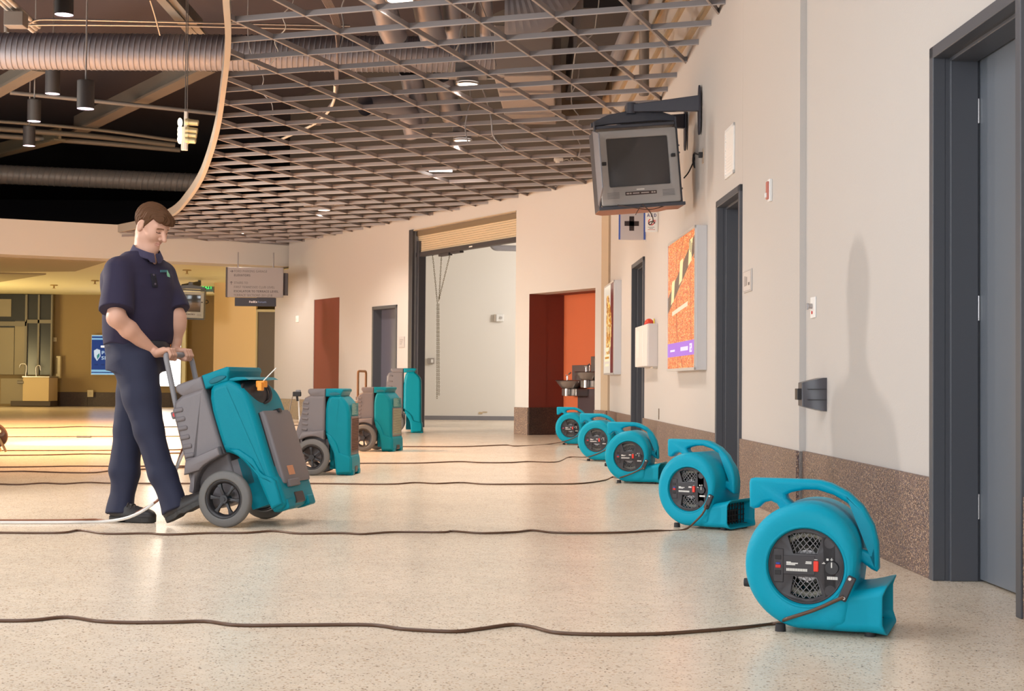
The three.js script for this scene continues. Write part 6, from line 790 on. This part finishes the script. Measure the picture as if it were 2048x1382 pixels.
{ const hl = onY(213, 1041, 0.0).setZ(0); const HL = V(J.anL.x - 0.062, 0.001, J.anL.z); shoe(HL, V(0.955, 0, 0.3).normalize(), V(0, 1, 0));
  const hR = V(J.anR.x - 0.028, 0.006, J.anR.z + 0.0); const d = V(0.85, 0.45, 0.2).normalize(); const sd = d.clone().cross(V(0, 1, 0)).normalize(); shoe(hR, d, sd.clone().cross(d).normalize()); }
// ---------- studio lamps out of the picture, added helper lamps among them ----------
function softbox(label, color, power, w, h, pos, target, eye) {
  const t = thing('unseen_softbox', label, 'studio lamp', pos); t.lookAt(target);
  part(t, 'shell', [loft([[0.0, 1, 1], [-0.3, 0.35, 0.35], [-0.36, 0.2, 0.2]].map(([z, a, b]) => [[1, 1], [-1, 1], [-1, -1], [1, -1]].map(([x, y]) => V(x * w / 2 * a, y * h / 2 * b, z))), false, true)], M.blackPlastic);
  part(t, 'diffuser', box(-w / 2, w / 2, -h / 2, h / 2, -0.012, 0), glow(color.r, color.g, color.b, eye)); t.updateMatrixWorld(true);
  const d = target.clone().sub(pos).normalize(); const b = pos.clone().addScaledVector(d, -0.4); const fix = (name, g) => { const m = shade(new THREE.Mesh(g, M.blackPlastic)); m.name = name; t.attach(m); }; fix('column', rod(V(b.x, 0.02, b.z), V(b.x, b.y, b.z), 0.02)); for (let i = 0; i < 3; i++) fix('leg', rod(V(b.x, 0.5, b.z), V(b.x + Math.cos(i * 2.1) * 0.5, 0.012, b.z + Math.sin(i * 2.1) * 0.5), 0.012));
  return areaLight(color, power, w, h, pos.clone().addScaledVector(d, 0.012), target);
}
{ const p = V(-4.95, 2.0, -9.04); const t = thing('flash_head', 'small flash head on a stand out of view at the left', 'studio lamp', p); t.lookAt(V(1.6, 1.1, -7.2)); part(t, 'reflector', new THREE.CylinderGeometry(0.07, 0.04, 0.1, 24, 1, true).rotateX(Math.PI / 2).translate(0, 0, -0.03), M.blackPlastic); part(t, 'tube', new THREE.SphereGeometry(0.018, 14, 10), glow(1, 0.97, 0.93, 8)); const st = thing('light_stand', 'black stand of the small flash head out of view', 'stand', V(p.x - 0.06, 0, p.z)); part(st, 'column', rod(V(0, 0.02, 0), V(0, 1.97, 0), 0.015), M.blackPlastic); for (let i = 0; i < 3; i++) part(st, 'leg', rod(V(0, 0.5, 0), V(Math.cos(i * 2.1) * 0.4, 0.012, Math.sin(i * 2.1) * 0.4), 0.01), M.blackPlastic); spot(0xfff4ea, LIGHT.key, V(p.x + 0.03, p.y, p.z), V(1.6, 1.1, -7.2), 1.35, 0.5, 1.6); }
softbox('broad side lamp out of view left of the camera', new THREE.Color(0.87, 0.94, 1), LIGHT.side, 3, 2.4, V(-8.2, 2.2, -1.5), V(1.5, 1.0, -8), 2);
softbox('broad warm side lamp out of view on the far left', new THREE.Color(1, 0.92, 0.8), LIGHT.side2, 2.4, 2.4, V(-10.2, 2.3, -16.5), V(-0.5, 1.7, -24), 2);
softbox('weak added fill lamp out of view behind the camera', new THREE.Color(0.88, 0.94, 1), LIGHT.fill, 3, 2, V(-2.2, 2.3, 4.5), V(0.3, 1.0, -12), 2);  // made-up fill, brightens the sides that face the camera
softbox('store room lamp out of view', new THREE.Color(1, 0.97, 0.94), LIGHT.store, 1.5, 1.5, V(3.4, 2.9, -27.2), V(0, 1.5, -30.4), 2);
softbox('added amber lamp out of view in the left rooms', new THREE.Color(1, 0.78, 0.36), LIGHT.amber, 2.5, 1.6, V(-15.6, 0.9, -37), V(-8, 3.3, -38.5), 2);  // hidden uplight added to brighten the low yellow ceiling
softbox('second added amber lamp out of view in the left passage', new THREE.Color(1, 0.78, 0.38), LIGHT.amber * 1.5, 1.2, 1.2, V(-3.4, 1.3, -33.2), V(-6.6, 2.6, -38), 2);  // hidden lamp added to brighten the passage wall
{ const p = V(-7.2, 1.5, -16.2); const t = thing('floor_spot', 'reflector lamp out of view lighting the far floor at the left', 'studio lamp', p); t.lookAt(V(-3.4, 0, -20)); part(t, 'reflector', new THREE.CylinderGeometry(0.09, 0.05, 0.16, 24, 1, true).rotateX(Math.PI / 2).translate(0, 0, -0.02), M.blackPlastic); part(t, 'bulb', new THREE.SphereGeometry(0.035, 16, 12), glow(1, 0.95, 0.85, 8)); part(t, 'pole', rod(V(0, 0, -0.05), V(0, -1.4, -0.75), 0.012), M.blackPlastic); spot(0xfff2dd, LIGHT.floor, p.clone().add(V(0.06, -0.03, -0.06)), V(-3.4, 0, -20), 0.5, 0.8, 3); }
{ const t = thing('added_panel_light', 'broad added panel lamp out of view, brightening the near floor', 'added lamp', V(-2.4, CEIL - 0.03, -5.2)); part(t, 'frame', [rbox(-2.03, 2.03, -0.02, 0.03, -1.53, -1.5, 0.004), rbox(-2.03, 2.03, -0.02, 0.03, 1.5, 1.53, 0.004), rbox(-2.03, -2, -0.02, 0.03, -1.5, 1.5, 0.004), rbox(2, 2.03, -0.02, 0.03, -1.5, 1.5, 0.004)], M.steelGrey); part(t, 'diffuser', box(-2, 2, -0.005, 0.005, -1.5, 1.5), glow(1, 0.99, 0.97, 1.2)); areaLight(0xeef5ff, LIGHT.panel, 4, 3, V(-2.4, CEIL - 0.04, -5.2), V(-2.4, 0, -5.2001)); }  // panel added overhead only to lift the floor brightness
renderer.render(scene, camera);
